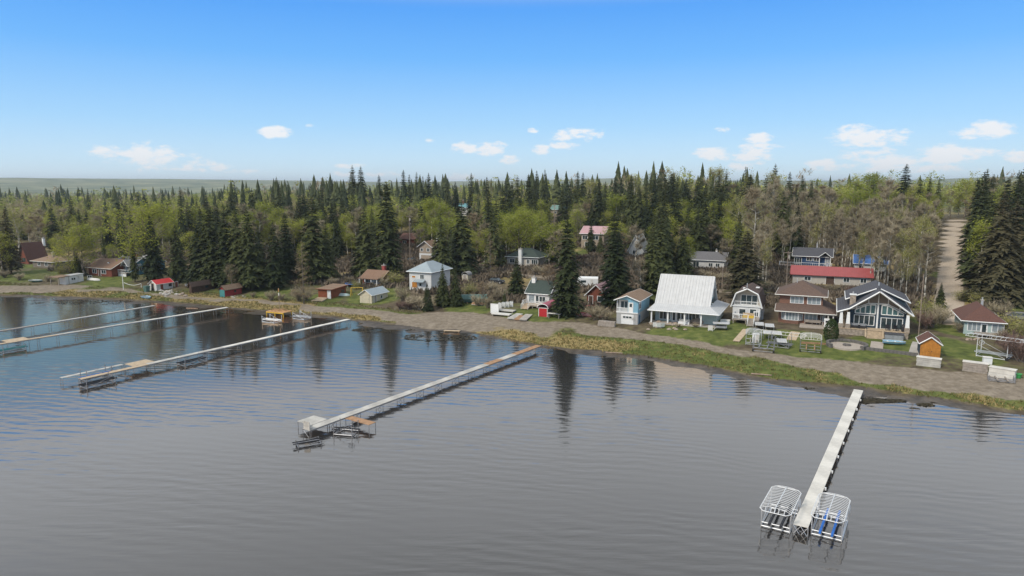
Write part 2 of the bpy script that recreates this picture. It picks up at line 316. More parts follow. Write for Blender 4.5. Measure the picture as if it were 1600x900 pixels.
def ground_material():
    mt = bpy.data.materials.new('ground'); mt.use_nodes = True; N = mt.node_tree.nodes; L = mt.node_tree.links; b = N['Principled BSDF']; b.inputs['Specular IOR Level'].default_value = .15
    geo = N.new('ShaderNodeNewGeometry')
    def noise(sc, det=5, rough=.6):
        n = N.new('ShaderNodeTexNoise'); n.inputs['Scale'].default_value = sc; n.inputs['Detail'].default_value = det; n.inputs['Roughness'].default_value = rough; L.new(geo.outputs['Position'], n.inputs[0]); return n.outputs[0]
    def ramp(src, *st):
        r_ = N.new('ShaderNodeValToRGB'); L.new(src, r_.inputs[0]); e = r_.color_ramp.elements
        while len(e) < len(st): e.new(.5)
        for q, (p, c) in zip(e, st): q.position = p; q.color = c+(1,)
        return r_.outputs[0]
    def attr(n):
        a = N.new('ShaderNodeAttribute'); a.attribute_name = n; return a.outputs['Fac']
    def mask(a, nz, amt=.7):
        m1 = N.new('ShaderNodeMath'); m1.operation = 'MULTIPLY_ADD'; L.new(nz, m1.inputs[0]); m1.inputs[1].default_value = amt; m1.inputs[2].default_value = -amt/2
        m2 = N.new('ShaderNodeMath'); m2.operation = 'ADD'; L.new(m1.outputs[0], m2.inputs[0]); L.new(a, m2.inputs[1])
        r_ = N.new('ShaderNodeMapRange'); r_.interpolation_type = 'SMOOTHSTEP'; r_.inputs[1].default_value = .3; r_.inputs[2].default_value = .7; L.new(m2.outputs[0], r_.inputs[0]); return r_.outputs[0]
    def mix(f, a, c):
        n = N.new('ShaderNodeMix'); n.data_type = 'RGBA'; L.new(f, n.inputs[0]); L.new(a, n.inputs[6]); L.new(c, n.inputs[7]); return n.outputs[2]
    nf, nm_, nl = noise(2.6), noise(.55), noise(.09)
    col = ramp(nm_, (.3, (.06,.047,.03)), (.5, (.105,.082,.052)), (.72, (.17,.14,.085)))
    dryc = ramp(nf, (.3, (.16,.12,.05)), (.7, (.36,.28,.12)))
    grc = ramp(nm_, (.3, (.055,.07,.018)), (.5, (.095,.115,.028)), (.75, (.18,.18,.055)))
    gvc = ramp(noise(.9, 7, .72), (.3, (.13,.105,.075)), (.5, (.21,.172,.128)), (.72, (.31,.262,.2)))
    mdc = ramp(nm_, (.3, (.035,.03,.024)), (.6, (.1,.08,.06)), (.8, (.17,.13,.1)))
    far = ramp(noise(.007, 9, .78), (.4, (.06,.085,.04)), (.5, (.15,.165,.085)), (.6, (.26,.245,.14)), (.72, (.25,.3,.1)))
    nb = noise(1.1); rdc = ramp(nf, (.3, (.34,.27,.2)), (.7, (.5,.42,.33)))
    col = mix(mask(attr('grass'), nb), col, grc); col = mix(mask(attr('dry'), nb, .9), col, dryc); col = mix(mask(attr('gravel'), nb, .5), col, gvc); col = mix(mask(attr('road'), nb, .4), col, rdc); col = mix(mask(attr('mud'), nb, .8), col, mdc); col = mix(attr('far'), col, far)
    L.new(col, b.inputs['Base Color'])
    rr = N.new('ShaderNodeMapRange'); L.new(attr('mud'), rr.inputs[0]); rr.inputs[3].default_value = .95; rr.inputs[4].default_value = .35; L.new(rr.outputs[0], b.inputs['Roughness'])
    bp = N.new('ShaderNodeBump'); bp.inputs['Strength'].default_value = .6; bp.inputs['Distance'].default_value = .15; L.new(nf, bp.inputs['Height']); L.new(bp.outputs[0], b.inputs['Normal'])
    return mt
build_ground()
def build_water():
    mt = bpy.data.materials.new('lake_water'); mt.use_nodes = True; N = mt.node_tree.nodes; L = mt.node_tree.links; N.clear()
    geo = N.new('ShaderNodeNewGeometry')
    def noise(scale, rot, det=2, dist=0.):
        mp = N.new('ShaderNodeMapping'); mp.inputs['Scale'].default_value = scale; mp.inputs['Rotation'].default_value = (0, 0, R(rot)); L.new(geo.outputs['Position'], mp.inputs[0])
        n = N.new('ShaderNodeTexNoise'); n.inputs['Scale'].default_value = 1.; n.inputs['Detail'].default_value = det; n.inputs['Distortion'].default_value = dist; L.new(mp.outputs[0], n.inputs[0]); return n.outputs[0]
    def m(op, a, b):
        n = N.new('ShaderNodeMath'); n.operation = op
        for i, v in enumerate((a, b)):
            if hasattr(v, 'is_linked'): L.new(v, n.inputs[i])
            else: n.inputs[i].default_value = v
        return n.outputs[0]
    swell = noise((.13, .8, 1), 20, 2, .3); chop = noise((.5, 1.9, 1), 8, 2, .2); cross = noise((.35, .9, 1), -22, 1)
    calm = noise((.012, .04, 1), 14, 3, 1.)
    mp = N.new('ShaderNodeMapping'); mp.inputs['Rotation'].default_value = (0, 0, R(14)); L.new(geo.outputs['Position'], mp.inputs[0])
    wv = N.new('ShaderNodeTexWave'); wv.bands_direction = 'Y'; wv.inputs['Scale'].default_value = .314/1.5; wv.inputs['Distortion'].default_value = 11.; wv.inputs['Detail'].default_value = 2.; wv.inputs['Detail Scale'].default_value = .35; L.new(mp.outputs[0], wv.inputs[0])
    micro = noise((1.3, 4.2, 1), 12, 1)
    h = m('ADD', m('ADD', m('ADD', m('MULTIPLY', micro, .0035), m('MULTIPLY', swell, .036)), m('MULTIPLY', chop, .01)), m('ADD', m('MULTIPLY', cross, .018), m('MULTIPLY', wv.outputs[0], .009)))
    cr = N.new('ShaderNodeMapRange'); cr.interpolation_type = 'SMOOTHSTEP'; cr.inputs[1].default_value = .35; cr.inputs[2].default_value = .62; cr.inputs[3].default_value = .3; cr.inputs[4].default_value = 1.1; L.new(calm, cr.inputs[0])
    bp = N.new('ShaderNodeBump'); bp.inputs['Distance'].default_value = 1.; L.new(cr.outputs[0], bp.inputs['Strength']); L.new(h, bp.inputs['Height'])
    gl = N.new('ShaderNodeBsdfGlossy'); gl.inputs['Roughness'].default_value = .05; gl.inputs['Color'].default_value = (1, .83, .66, 1); L.new(bp.outputs[0], gl.inputs['Normal'])
    # edge tint put into the reflection: warmer at grazing angles, greying mirrored blue sky
    le = N.new('ShaderNodeLayerWeight'); le.inputs['Blend'].default_value = .5; er = N.new('ShaderNodeMapRange'); er.interpolation_type = 'SMOOTHSTEP'; er.inputs[1].default_value = .68; er.inputs[2].default_value = .8; L.new(le.outputs['Facing'], er.inputs[0])
    et = N.new('ShaderNodeMix'); et.data_type = 'RGBA'; et.inputs[6].default_value = (1, .93, .86, 1); et.inputs[7].default_value = (1, .7, .44, 1); L.new(er.outputs[0], et.inputs[0]); L.new(et.outputs[2], gl.inputs['Color'])
    df = N.new('ShaderNodeBsdfDiffuse'); df.inputs['Color'].default_value = (.02, .02, .02, 1)
    lw = N.new('ShaderNodeLayerWeight'); lw.inputs['Blend'].default_value = .5; L.new(bp.outputs[0], lw.inputs['Normal']); fr = N.new('ShaderNodeMath'); fr.operation = 'POWER'; fr.use_clamp = True; L.new(lw.outputs['Facing'], fr.inputs[0]); fr.inputs[1].default_value = 2.15
    g2 = N.new('ShaderNodeBsdfGlossy'); g2.inputs['Roughness'].default_value = .25; g2.inputs['Color'].default_value = (1, .9, .79, 1); L.new(bp.outputs[0], g2.inputs['Normal'])      # capillary ripples too fine to draw
    gm = N.new('ShaderNodeMixShader'); gm.inputs[0].default_value = .2; L.new(gl.outputs[0], gm.inputs[1]); L.new(g2.outputs[0], gm.inputs[2])
    ms = N.new('ShaderNodeMixShader'); L.new(fr.outputs[0], ms.inputs[0]); L.new(df.outputs[0], ms.inputs[1]); L.new(gm.outputs[0], ms.inputs[2])
    out = N.new('ShaderNodeOutputMaterial'); L.new(ms.outputs[0], out.inputs[0])
    b = MB(); xs = list(SX)
    for (x0, y0), (x1, y1) in zip(SHORE[:-1], SHORE[1:]): b.poly([(x0, -2500, 0), (x1, -2500, 0), (x1, y1+9, 0), (x0, y0+9, 0)])
    tag(b.build('lake_water', mt), kind='structure')
build_water()

# ------------------------------------------------------------------ trees
foliage('spruce_needles', (.02,.03,.012), (.085,.096,.034)); foliage('spruce_brown', (.04,.042,.02), (.13,.105,.055))
foliage('leaf_bright', (.19,.23,.028), (.37,.375,.065), trans=.3); foliage('leaf_soft', (.21,.215,.06), (.37,.35,.11), trans=.25); foliage('twig', (.2,.165,.105), (.4,.34,.23)); foliage('twig_warm', (.16,.115,.075), (.28,.215,.13)); foliage('twig_red', (.11,.065,.058), (.21,.14,.11))
for n in ('spruce_needles', 'leaf_bright', 'leaf_soft', 'twig'):
    pass
foliage('far_spruce', (.026,.037,.017), (.09,.1,.038), False); foliage('far_leaf', (.18,.215,.035), (.36,.36,.08), False); foliage('far_twig', (.22,.175,.11), (.42,.34,.22), False)

def tri_mesh(name, V, material, n=3):
    V = np.asarray(V, np.float32).reshape(-1, 3); k = len(V)//n; me = bpy.data.meshes.new(name)
    me.vertices.add(k*n); me.vertices.foreach_set('co', V.ravel()); me.loops.add(k*n); me.loops.foreach_set('vertex_index', np.arange(k*n, dtype=np.int32))
    me.polygons.add(k); me.polygons.foreach_set('loop_start', np.arange(0, k*n, n, dtype=np.int32)); me.polygons.foreach_set('loop_total', np.full(k, n, np.int32)); me.update(calc_edges=True)
    me.materials.append(M(material) if isinstance(material, str) else material); return me
def spruce_tris(seed, rad=.16, whorls=46, per=7, stations=6, base=.05, shape=.8, ragged=.25):
    """unit-height spruce crown: drooping boughs with side sprays"""
    r = random.Random(seed); T = []
    H = 1.0
    for w in range(whorls):
        t = base+(1-base)*((w+r.random()*.7)/whorls)**.93
        env = rad*(1-t)**shape*min(1, .45+(t-base)*5)+.006
        k = max(3, int(per*(.5+.6*(1-t))+.5))
        a0 = r.random()*6.28
        for b in range(k):
            if r.random() < .06: continue
            a = a0+6.283*b/k+r.uniform(-.35, .35); L = env*(1+r.uniform(-ragged, ragged))
            dx, dy = math.cos(a), math.sin(a); up = .25*(t > .8)*L; dr = L*r.uniform(.28, .6)*(1 if t < .85 else .1)
            pt = lambda f: (dx*L*f, dy*L*f, t+up*f-dr*f*f)
            for q in range(stations):
                f = (q+.6)/stations
                for sd in (-1, 1):
                    p = pt(f-.12); an = a+sd*r.uniform(.45, 1.1); l = L*(.42*(1-f)+.24)*r.uniform(.7, 1.3)
                    tip = (p[0]+math.cos(an)*l, p[1]+math.sin(an)*l, p[2]-l*r.uniform(.15, .55)); wd = .4*l+.005
                    T += [p, tip, (p[0]+dx*wd, p[1]+dy*wd, p[2]-wd*r.uniform(.2, .9))]
            p = pt(.7); e = pt(1.12); wd = .12*L+.003
            T += [e, (p[0]-dy*wd, p[1]+dx*wd, p[2]), (p[0]+dy*wd, p[1]-dx*wd, p[2]-wd*.6)]
    T += [(0,0,1.015), (.006,0,.95), (-.006,.004,.95)]
    return np.array(T)
def cone_tris(seed, n=6, tiers=5, rad0=.165):
    """small far spruce: five overlapping ragged skirts"""
    r = random.Random(seed); T = []
    for k in range(tiers):
        st = .92/tiers; z0 = .04+st*k; z1 = min(1.02, z0+st*2.1); rad = rad0*(1-z0)**.8
        ring = [(rad*r.uniform(.65, 1.25)*math.cos(6.283*i/n+k), rad*r.uniform(.65, 1.25)*math.sin(6.283*i/n+k), z0-r.uniform(0, .05)) for i in range(n)]
        for i in range(n): T += [ring[i], ring[(i+1) % n], (0, 0, z1)]
    return np.array(T)
def limbs(seed, spread=.2, low=.3, n=16, lean=0.):
    """unit-height deciduous skeleton: trunk path, limb segments, twig anchors"""
    r = random.Random(seed); segs = []; anchors = []
    tp = []; x = y = 0.
    for i in range(9):
        t = i/8; tp.append((x, y, t*.93)); x += r.uniform(-.012, .012)+lean*.02; y += r.uniform(-.012, .012)
    for i in range(8): segs.append((tp[i], tp[i+1], .011*(1-i/8)+.0015, .011*(1-(i+1)/8)+.0015))
    def at(t): k = min(7, int(t/.93*8)); f = t/.93*8-k; return tuple(a+(b-a)*f for a, b in zip(tp[k], tp[k+1]))
    for i in range(n):
        t = low+(.9-low)*(i+r.random())/n; p = at(t); a = r.random()*6.28; prof = math.sin(math.pi*min(1, max(.12, (t-low+.12)/(1.05-low))))**.7
        L = spread*prof*r.uniform(.7, 1.15); up = r.uniform(.5, 1.1)*L
        mid = (p[0]+math.cos(a)*L*.55, p[1]+math.sin(a)*L*.55, p[2]+up*.45); end = (p[0]+math.cos(a+.2)*L, p[1]+math.sin(a+.2)*L, min(1.0, p[2]+up))
        segs += [(p, mid, .0042, .0028), (mid, end, .0028, .001)]
        anchors += [(p, mid, .3), (mid, end, 1.), (mid, end, 1.)]
        for q in range(3):
            a2 = a+r.uniform(-1.1, 1.1); l2 = L*r.uniform(.3, .6); s = mid if q else tuple((u+v)/2 for u, v in zip(mid, end))
            e2 = (s[0]+math.cos(a2)*l2, s[1]+math.sin(a2)*l2, min(1.02, s[2]+l2*r.uniform(.3, 1.0))); segs.append((s, e2, .0022, .0008)); anchors.append((s, e2, 1.))
    anchors.append((at(.75), (tp[-1][0], tp[-1][1], 1.0), 1.)); segs.append((at(.9), (tp[-1][0], tp[-1][1], 1.0), .002, .0008))
    return tp, segs, anchors
def twig_tris(anchors, seed, n=1500, l=.05, w=.0016, upb=.6):
    r = random.Random(seed); T = []; ws = [a[2] for a in anchors]
    for p, q, _ in r.choices(anchors, ws, k=n):
        f = r.random()**.7; s = [a+(b-a)*f for a, b in zip(p, q)]; d = [r.gauss(0, 1), r.gauss(0, 1), r.gauss(upb, .7)]; m = math.sqrt(sum(c*c for c in d)); L = l*r.uniform(.4, 1.4); d = [c/m*L for c in d]
        a = r.random()*6.28
        T += [(s[0]+math.cos(a)*w, s[1]+math.sin(a)*w, s[2]), (s[0]-math.cos(a)*w, s[1]-math.sin(a)*w, s[2]), (s[0]+d[0], s[1]+d[1], s[2]+d[2])]
    return np.array(T)
def leaf_tris(anchors, seed, n=2200, spread=.035, size=.011):
    r = random.Random(seed); T = []; ws = [a[2] for a in anchors]
    cl = []
    for p, q, _ in r.choices(anchors, ws, k=n//9):
        f = r.uniform(.2, 1.1); cl.append([a+(b-a)*f+r.gauss(0, spread*.5) for a, b in zip(p, q)])
    for c in cl:
        for _ in range(9):
            s = [u+r.gauss(0, spread*.6) for u in c]; z = size*r.uniform(.6, 1.5)
            T += [(s[0]+r.uniform(-z, z), s[1]+r.uniform(-z, z), s[2]+r.uniform(-z, z)*.7) for _k in range(3)]
    return np.array(T)
def trunk_mesh(name, segs, material, nsides=5):
    b = MB()
    for p, q, r0, r1 in segs: b.tube(p, q, r0, r1, n=nsides if r0 > .004 else 3)
    return b.mesh(name, material, True)
PROTO = {}
def make_protos():
    sp = [(11,.165,.05,.8,.25),(12,.195,.05,.75,.28),(13,.14,.08,.7,.3),(14,.22,.03,.85,.24),(15,.125,.1,.7,.4),(16,.18,.06,.9,.3),(17,.25,.02,.9,.2),(18,.135,.03,.5,.26),(19,.15,.04,.6,.3)]
    for i, (s, rad, bs, sh, rg) in enumerate(sp):
        b = MB(); b.tube((0,0,-.03), (0,0,.5), .014, .008, 7).tube((0,0,.5), (0,0,.98), .008, .001, 5); tr = b.mesh('trunk', 'bark', True); T = spruce_tris(s, rad, 48, 8, 6, bs, sh, rg)
        PROTO['spruce', i] = (tr, tri_mesh('crown', T, 'spruce_needles'), None); PROTO['brown', i] = (tr, tri_mesh('crown', T, 'spruce_brown'), None)
    for i in range(5):
        tp, sg, an = limbs(100+i, [.2,.16,.13,.22,.15][i], [.32,.4,.35,.25,.45][i], [16,14,18,20,13][i]); sg = [((0,0,-.03), tp[0], .012, .011)]+sg
        pale = i in (1, 2, 4)
        tr = trunk_mesh('trunk', sg, 'bark_pale' if pale else 'bark_grey')
        PROTO['bare', i] = (tr, tri_mesh('crown', twig_tris(an, i, 3000, .085, .0026), 'twig' if i != 3 else 'twig_warm'), None)
        tw = twig_tris(an, i, 900, .06, .0014)
        PROTO['soft', i] = (tr, tri_mesh('crown', leaf_tris(an, i+50, 2600, .05, .0105), 'leaf_soft'), tri_mesh('twigs', tw, 'twig'))
        PROTO['bright', i] = (tr, tri_mesh('crown', leaf_tris(an, i+80, 4200, .055, .0125), 'leaf_bright'), tri_mesh('twigs', tw, 'twig'))
    for i in range(2):      # broad round crown
        tp, sg, an = limbs(130+i, .42, .18, 26); sg = [((0,0,-.03), tp[0], .02, .016)]+sg; tr = trunk_mesh('trunk', sg, 'bark')
        PROTO['round', i] = (tr, tri_mesh('crown', leaf_tris(an, i+90, 8500, .07, .013), 'leaf_bright'), tri_mesh('twigs', twig_tris(an, i, 900, .06, .0016), 'twig'))
    for i in range(3):      # tamarack-like, thin feathery cone
        b = MB(); b.tube((0,0,-.03), (0,0,1), .011, .001, 6); rr = random.Random(i); an = []
        for k in range(60):
            t = .12+.86*k/60; a = rr.random()*6.28; L = .2*(1-t)**.8*rr.uniform(.6, 1.2)+.01; an.append(((0,0,t), (math.cos(a)*L, math.sin(a)*L, t+L*.12), L*6)); b.tube((0,0,t), (math.cos(a)*L, math.sin(a)*L, t+L*.12), .0022, .0008, 3)
        PROTO['larch', i] = (b.mesh('trunk', 'bark_grey', True), tri_mesh('crown', twig_tris(an, i, 2600, .04, .0019, .1), 'twig_warm'), tri_mesh('twigs', leaf_tris(an, i, 900, .02, .007), 'leaf_soft'))
    for i in range(4):      # many-stemmed leafless bush
        rr = random.Random(40+i); b = MB(); an = []
        for k in range(22):
            a = rr.random()*6.28; L = rr.uniform(.25, .62); e = (math.cos(a)*L, math.sin(a)*L, rr.uniform(.5, .95)*(1.1-L*.5)); m_ = (e[0]*.4, e[1]*.4, e[2]*.55); b.tube((rr.uniform(-.1,.1), rr.uniform(-.1,.1), -.05), m_, .014, .01, 3); b.tube(m_, e, .01, .004, 3); an += [((0,0,.1), m_, .4), (m_, e, 1.)]
        st = b.mesh('trunk', 'bark_grey'); T = twig_tris(an, i, 1700, .3, .009, .5)
        PROTO['bush', i] = (st, tri_mesh('crown', T, 'twig'), None); PROTO['redbush', i] = (st, tri_mesh('crown', T, 'twig_red'), None)
        PROTO['greenbush', i] = (st, tri_mesh('crown', leaf_tris(an, i, 2400, .22, .04), 'leaf_soft'), tri_mesh('twigs', T[:1500], 'twig'))
make_protos()
NV = {'spruce': 9, 'brown': 9, 'bare': 5, 'soft': 5, 'bright': 5, 'round': 2, 'larch': 3, 'bush': 4, 'redbush': 4, 'greenbush': 4}
TNAME = {'spruce': 'spruce_tree', 'brown': 'spruce_tree', 'bare': 'leafless_tree', 'soft': 'budding_tree', 'bright': 'leafy_tree', 'round': 'leafy_tree', 'larch': 'larch_tree', 'bush': 'bush', 'redbush': 'bush', 'greenbush': 'bush'}
def plant(kind, x, y, h, label, group=None, var=None, wide=1.0, z=None, lean=(0, 0)):
    v = var if var is not None else random.randrange(NV[kind]); tr, cr, tw = PROTO[kind, v]
    z = float(height(x, y)) if z is None else z
    o = thing(TNAME[kind], label, 'bush' if 'bush' in kind else 'tree', (x, y, z-.02), random.random()*6.28, group)
    o.scale = (h*wide, h*wide, h); o.rotation_euler[0] = lean[0]; o.rotation_euler[1] = lean[1]
    link('trunk', tr, o); link('crown', cr, o)
    if tw: link('twigs', tw, o)
    return o
# ------------------------------------------------------------------ buildings
class Frame:
    """local frame of a building: origin at the front-right ground corner's front midpoint, x along the front, y back, z up"""
    def __init__(s, xl, xc, yc, xr=None, depth=None, yaw=SHORE_YAW):
        C = G(xc, yc); s.yaw = yaw; u = np.array([math.cos(yaw), math.sin(yaw)]); v = np.array([-math.sin(yaw), math.cos(yaw)])
        def solve(dirv, target):
            lo, hi = 0., 60.
            for _ in range(40):
                m = (lo+hi)/2; q = C[:2]+dirv*m; px = proj(q[0], q[1], C[2])[0]
                if abs(px-xc) < abs(target-xc): lo = m
                else: hi = m
            return lo
        s.w = solve(-u, xl); s.d = solve(v, xr) if xr else depth
        o = C[:2]-u*s.w/2; c = C[:2]-u*s.w/2+v*s.d/2
        s.loc = (o[0], o[1], float(max(C[2], height(o[0], o[1]))))
        FOOT.append((c[0], c[1], max(s.w, s.d)/2+1.5))
FOOT = []; KEEP = []          # footprints, and picture boxes that trees in front must leave free
def fbox(b, o, r, n, u0, u1, z0, z1, d0, d1):
    o, r, n = np.array(o, float), np.array(r, float), np.array(n, float); up = np.array([0,0,1.])
    q = lambda u, z, d: o+r*u+up*z+n*d
    b.hexa([q(u0,z0,d0), q(u1,z0,d0), q(u1,z0,d1), q(u0,z0,d1)], [q(u0,z1,d0), q(u1,z1,d0), q(u1,z1,d1), q(u0,z1,d1)]); return b
def face(w, d, f):
    return {'F': ((0,0,0), (1,0,0), (0,-1,0)), 'R': ((w/2,0,0), (0,1,0), (1,0,0)), 'L': ((-w/2,0,0), (0,1,0), (-1,0,0)), 'B': ((0,d,0), (-1,0,0), (0,1,0))}[f]
def window(par, fr, u, z, ww, hh, nx=2, fm='white', gm='glass', nz=1, off=0., name='window'):
    o, r, n = fr; b = MB(); t = .09
    fbox(b, o, r, n, u-t, u+ww+t, z-t, z, off, off+.07); fbox(b, o, r, n, u-t, u+ww+t, z+hh, z+hh+t, off, off+.07)
    for i in range(nx+1):
        c = u+ww*i/nx; fbox(b, o, r, n, c-t*(1 if i == 0 else .5), c+t*(1 if i == nx else .5), z, z+hh, off, off+.066)
    for i in range(1, nz): c = z+hh*i/nz; fbox(b, o, r, n, u, u+ww, c-.03, c+.03, off, off+.06)
    f = b.build(name, fm, par)
    for i in range(nx): fbox(MBn := MB(), o, r, n, u+ww*i/nx+.03, u+ww*(i+1)/nx-.03, z+.01, z+hh-.01, off-.05, off+.03); MBn.build('pane', gm, f)
    return f
def door(par, fr, u, ww=.95, hh=2.05, z=0., m='white', fm='white', off=0., pane=None):
    o, r, n = fr; b = MB(); fbox(b, o, r, n, u-.1, u, z, z+hh+.1, off, off+.07); fbox(b, o, r, n, u+ww, u+ww+.1, z, z+hh+.1, off, off+.07); fbox(b, o, r, n, u, u+ww, z+hh, z+hh+.1, off, off+.07)
    f = b.build('door', fm, par); fbox(q := MB(), o, r, n, u+.005, u+ww-.005, z, z+hh-.005, off-.04, off+.035); q.build('door_leaf', m, f)
    fbox(k := MB(), o, r, n, u+ww-.16, u+ww-.08, z+.95, z+1.07, off+.036, off+.1); k.build('handle', 'steel', f)
    if pane: fbox(q := MB(), o, r, n, u+.15, u+ww-.15, z+.25 if pane == 'full' else z+1.1, z+hh-.15, off+.03, off+.045); q.build('pane', 'glass', f)
    return f
def bar(b, p, q, r=.1): return b.tube(p, q, r, n=4)
def roof_gx(par, x0, x1, y0, y1, z, rise, m, ov=.5, t=.16, trim='white', name='roof', yr=None):
    """ridge along x"""
    ym = (y0+y1)/2 if yr is None else yr; sl = rise/(ym-y0); sb = rise/(y1-ym); zl = z-ov*sl; zb = z-ov*sb; b = MB()
    b.slab([(x0-ov, y0-ov, zl+t), (x1+ov, y0-ov, zl+t), (x1+ov, ym, z+rise+t), (x0-ov, ym, z+rise+t)], t)
    b.slab([(x1+ov, y1+ov, zb+t), (x0-ov, y1+ov, zb+t), (x0-ov, ym+.002, z+rise+t), (x1+ov, ym+.002, z+rise+t)], t)
    o = b.build(name, m, par)
    if trim:
        f = MB(); bar(f, (x0-ov, y0-ov-.02, zl+.08), (x1+ov, y0-ov-.02, zl+.08))
        for x in (x0-ov-.02, x1+ov+.02): bar(f, (x, y0-ov, zl+.07), (x, ym, z+rise+.07)); bar(f, (x, y1+ov, zb+.07), (x, ym, z+rise+.07))
        f.build('fascia', trim, o)
    return o
def roof_gy(par, x0, x1, y0, y1, z, rise, m, ov=.5, t=.16, trim='white', name='roof'):
    """ridge along y, gable to the front"""
    xm = (x0+x1)/2; sl = rise/(xm-x0); zl = z-ov*sl; b = MB()
    b.slab([(x0-ov, y0-ov, zl+t), (xm, y0-ov, z+rise+t), (xm, y1+ov, z+rise+t), (x0-ov, y1+ov, zl+t)], t)
    b.slab([(xm+.002, y0-ov, z+rise+t), (x1+ov, y0-ov, zl+t), (x1+ov, y1+ov, zl+t), (xm+.002, y1+ov, z+rise+t)], t)
    o = b.build(name, m, par)
    if trim:
        f = MB()
        for y in (y0-ov-.02, y1+ov+.02): bar(f, (x0-ov, y, zl+.07), (xm, y, z+rise+.07)); bar(f, (x1+ov, y, zl+.07), (xm, y, z+rise+.07))
        for x in (x0-ov-.02, x1+ov+.02): bar(f, (x, y0-ov, zl+.07), (x, y1+ov, zl+.07), .08)
        f.build('fascia', trim, o)
    return o
def roof_hip(par, x0, x1, y0, y1, z, rise, m, ov=.5, t=.16, trim='white', name='roof'):
    x0 -= ov; x1 += ov; y0 -= ov; y1 += ov; w, d = x1-x0, y1-y0; h = min(w, d)/2; Z = z+rise; b = MB(); xm, ym = (x0+x1)/2, (y0+y1)/2
    if w >= d: A, B = (x0+h*.95, ym, Z), (x1-h*.95, ym, Z)
    else: A, B = (xm, y0+h*.95, Z), (xm, y1-h*.95, Z)
    c = [(x0,y0,z), (x1,y0,z), (x1,y1,z), (x0,y1,z)]
    lo = [(p[0], p[1], p[2]-t) for p in c]
    n = len(b.v)
    if w >= d: b.poly([c[0], c[1], B, A]).poly([c[1], c[2], B]).poly([c[2], c[3], A, B]).poly([c[3], c[0], A])
    else: b.poly([c[0], c[1], A]).poly([c[1], c[2], B, A]).poly([c[2], c[3], B]).poly([c[3], c[0], A, B])
    for i in range(4): j = (i+1) % 4; b.poly([c[i], lo[i], lo[j], c[j]])
    b.poly(lo[::-1]); o = b.build(name, m, par)
    if trim:
        f = MB()
        for i in range(4): j = (i+1) % 4; bar(f, np.array(c[i])-[0,0,.07], np.array(c[j])-[0,0,.07], .1)
        f.build('fascia', trim, o)
    return o
def roof_shed(par, x0, x1, y0, y1, z0, z1, m, ov=.35, t=.14, trim=None, name='roof'):
    b = MB().slab([(x0-ov, y0-ov, z0+t), (x1+ov, y0-ov, z0+t), (x1+ov, y1+ov, z1+t), (x0-ov, y1+ov, z1+t)], t); o = b.build(name, m, par)
    if trim: f = MB(); bar(f, (x0-ov, y0-ov-.02, z0+.07), (x1+ov, y0-ov-.02, z0+.07)); bar(f, (x1+ov+.02, y0-ov, z0+.07), (x1+ov+.02, y1+ov, z1+.07)); f.build('fascia', trim, o)
    return o
def roof_arch(par, w, y0, y1, z, rise, m, ov=.3, t=.1, trim='white'):
    pr = [((w/2+ov)*math.cos(math.pi*i/8), z+rise*math.sin(math.pi*i/8)) for i in range(9)]; pi_ = [(x*.97, q-t) for x, q in reversed(pr)]
    o = MB().prism(pr+pi_, y0-ov, y1+ov).build('roof', m, par)
    if trim:
        f = MB()
        for a, c in zip(pr[:-1], pr[1:]): bar(f, (a[0], y0-ov-.02, a[1]-.04), (c[0], y0-ov-.02, c[1]-.04), .08)
        f.build('fascia', trim, o)
    return o
def wall_box(par, x0, x1, y0, y1, z0, z1, m, name='wall', gable=None, rise=0.):
    b = MB()
    if gable == 'x': b.prismx([(y0,z0), (y1,z0), (y1,z1), ((y0+y1)/2,z1+rise), (y0,z1)], x0, x1)
    elif gable == 'y': b.prism([(x0,z0), (x1,z0), (x1,z1), ((x0+x1)/2,z1+rise), (x0,z1)], y0, y1)
    else: b.box(x0,y0,z0,x1,y1,z1)
    return b.build(name, m, par)
def chimney(par, x, y, z0, z1, m='brick', w=.7, cap='concrete', name='chimney'):
    o = MB().box(x-w/2,y-w/2,z0,x+w/2,y+w/2,z1).build(name, m, par); MB().box(x-w/2-.1,y-w/2-.1,z1,x+w/2+.1,y+w/2+.1,z1+.16).build('cap', cap, o)
    MB().tube((x,y,z1+.16), (x,y,z1+.6), .12).build('flue', 'alu', o); return o
def stairs(par, x0, x1, y, z, n=5, m='tan_wood', run=.3, rail=None):
    o = None
    for i in range(n):
        zz = z*(n-i)/(n+1); q = MB().box(x0, y-run*(i+1), zz-.16, x1, y-run*i, zz).build('step', m, par)
    if rail:
        b = MB()
        for x in (x0, x1):
            bar(b, (x, y, z+.95), (x, y-run*n, .95), .05)
            for k in range(4): t = k/3; bar(b, (x, y-run*n*t, z*(1-t)-.1), (x, y-run*n*t, z*(1-t)+.95), .04)
        b.build('handrail', rail, par)
def railing(par, pts, z, h=.95, m='white', step=.28):
    b = MB()
    for a, c in zip(pts[:-1], pts[1:]):
        a = np.array(a, float); c = np.array(c, float); l = np.linalg.norm(c-a); n = max(1, int(l/step))
        bar(b, (*a, z+h), (*c, z+h), .06); bar(b, (*a, z+.12), (*c, z+.12), .04)
        for k in range(n+1): q = a+(c-a)*k/n; bar(b, (*q, z), (*q, z+h), .055 if k % 6 == 0 else .025)
    return b.build('railing', m, par)
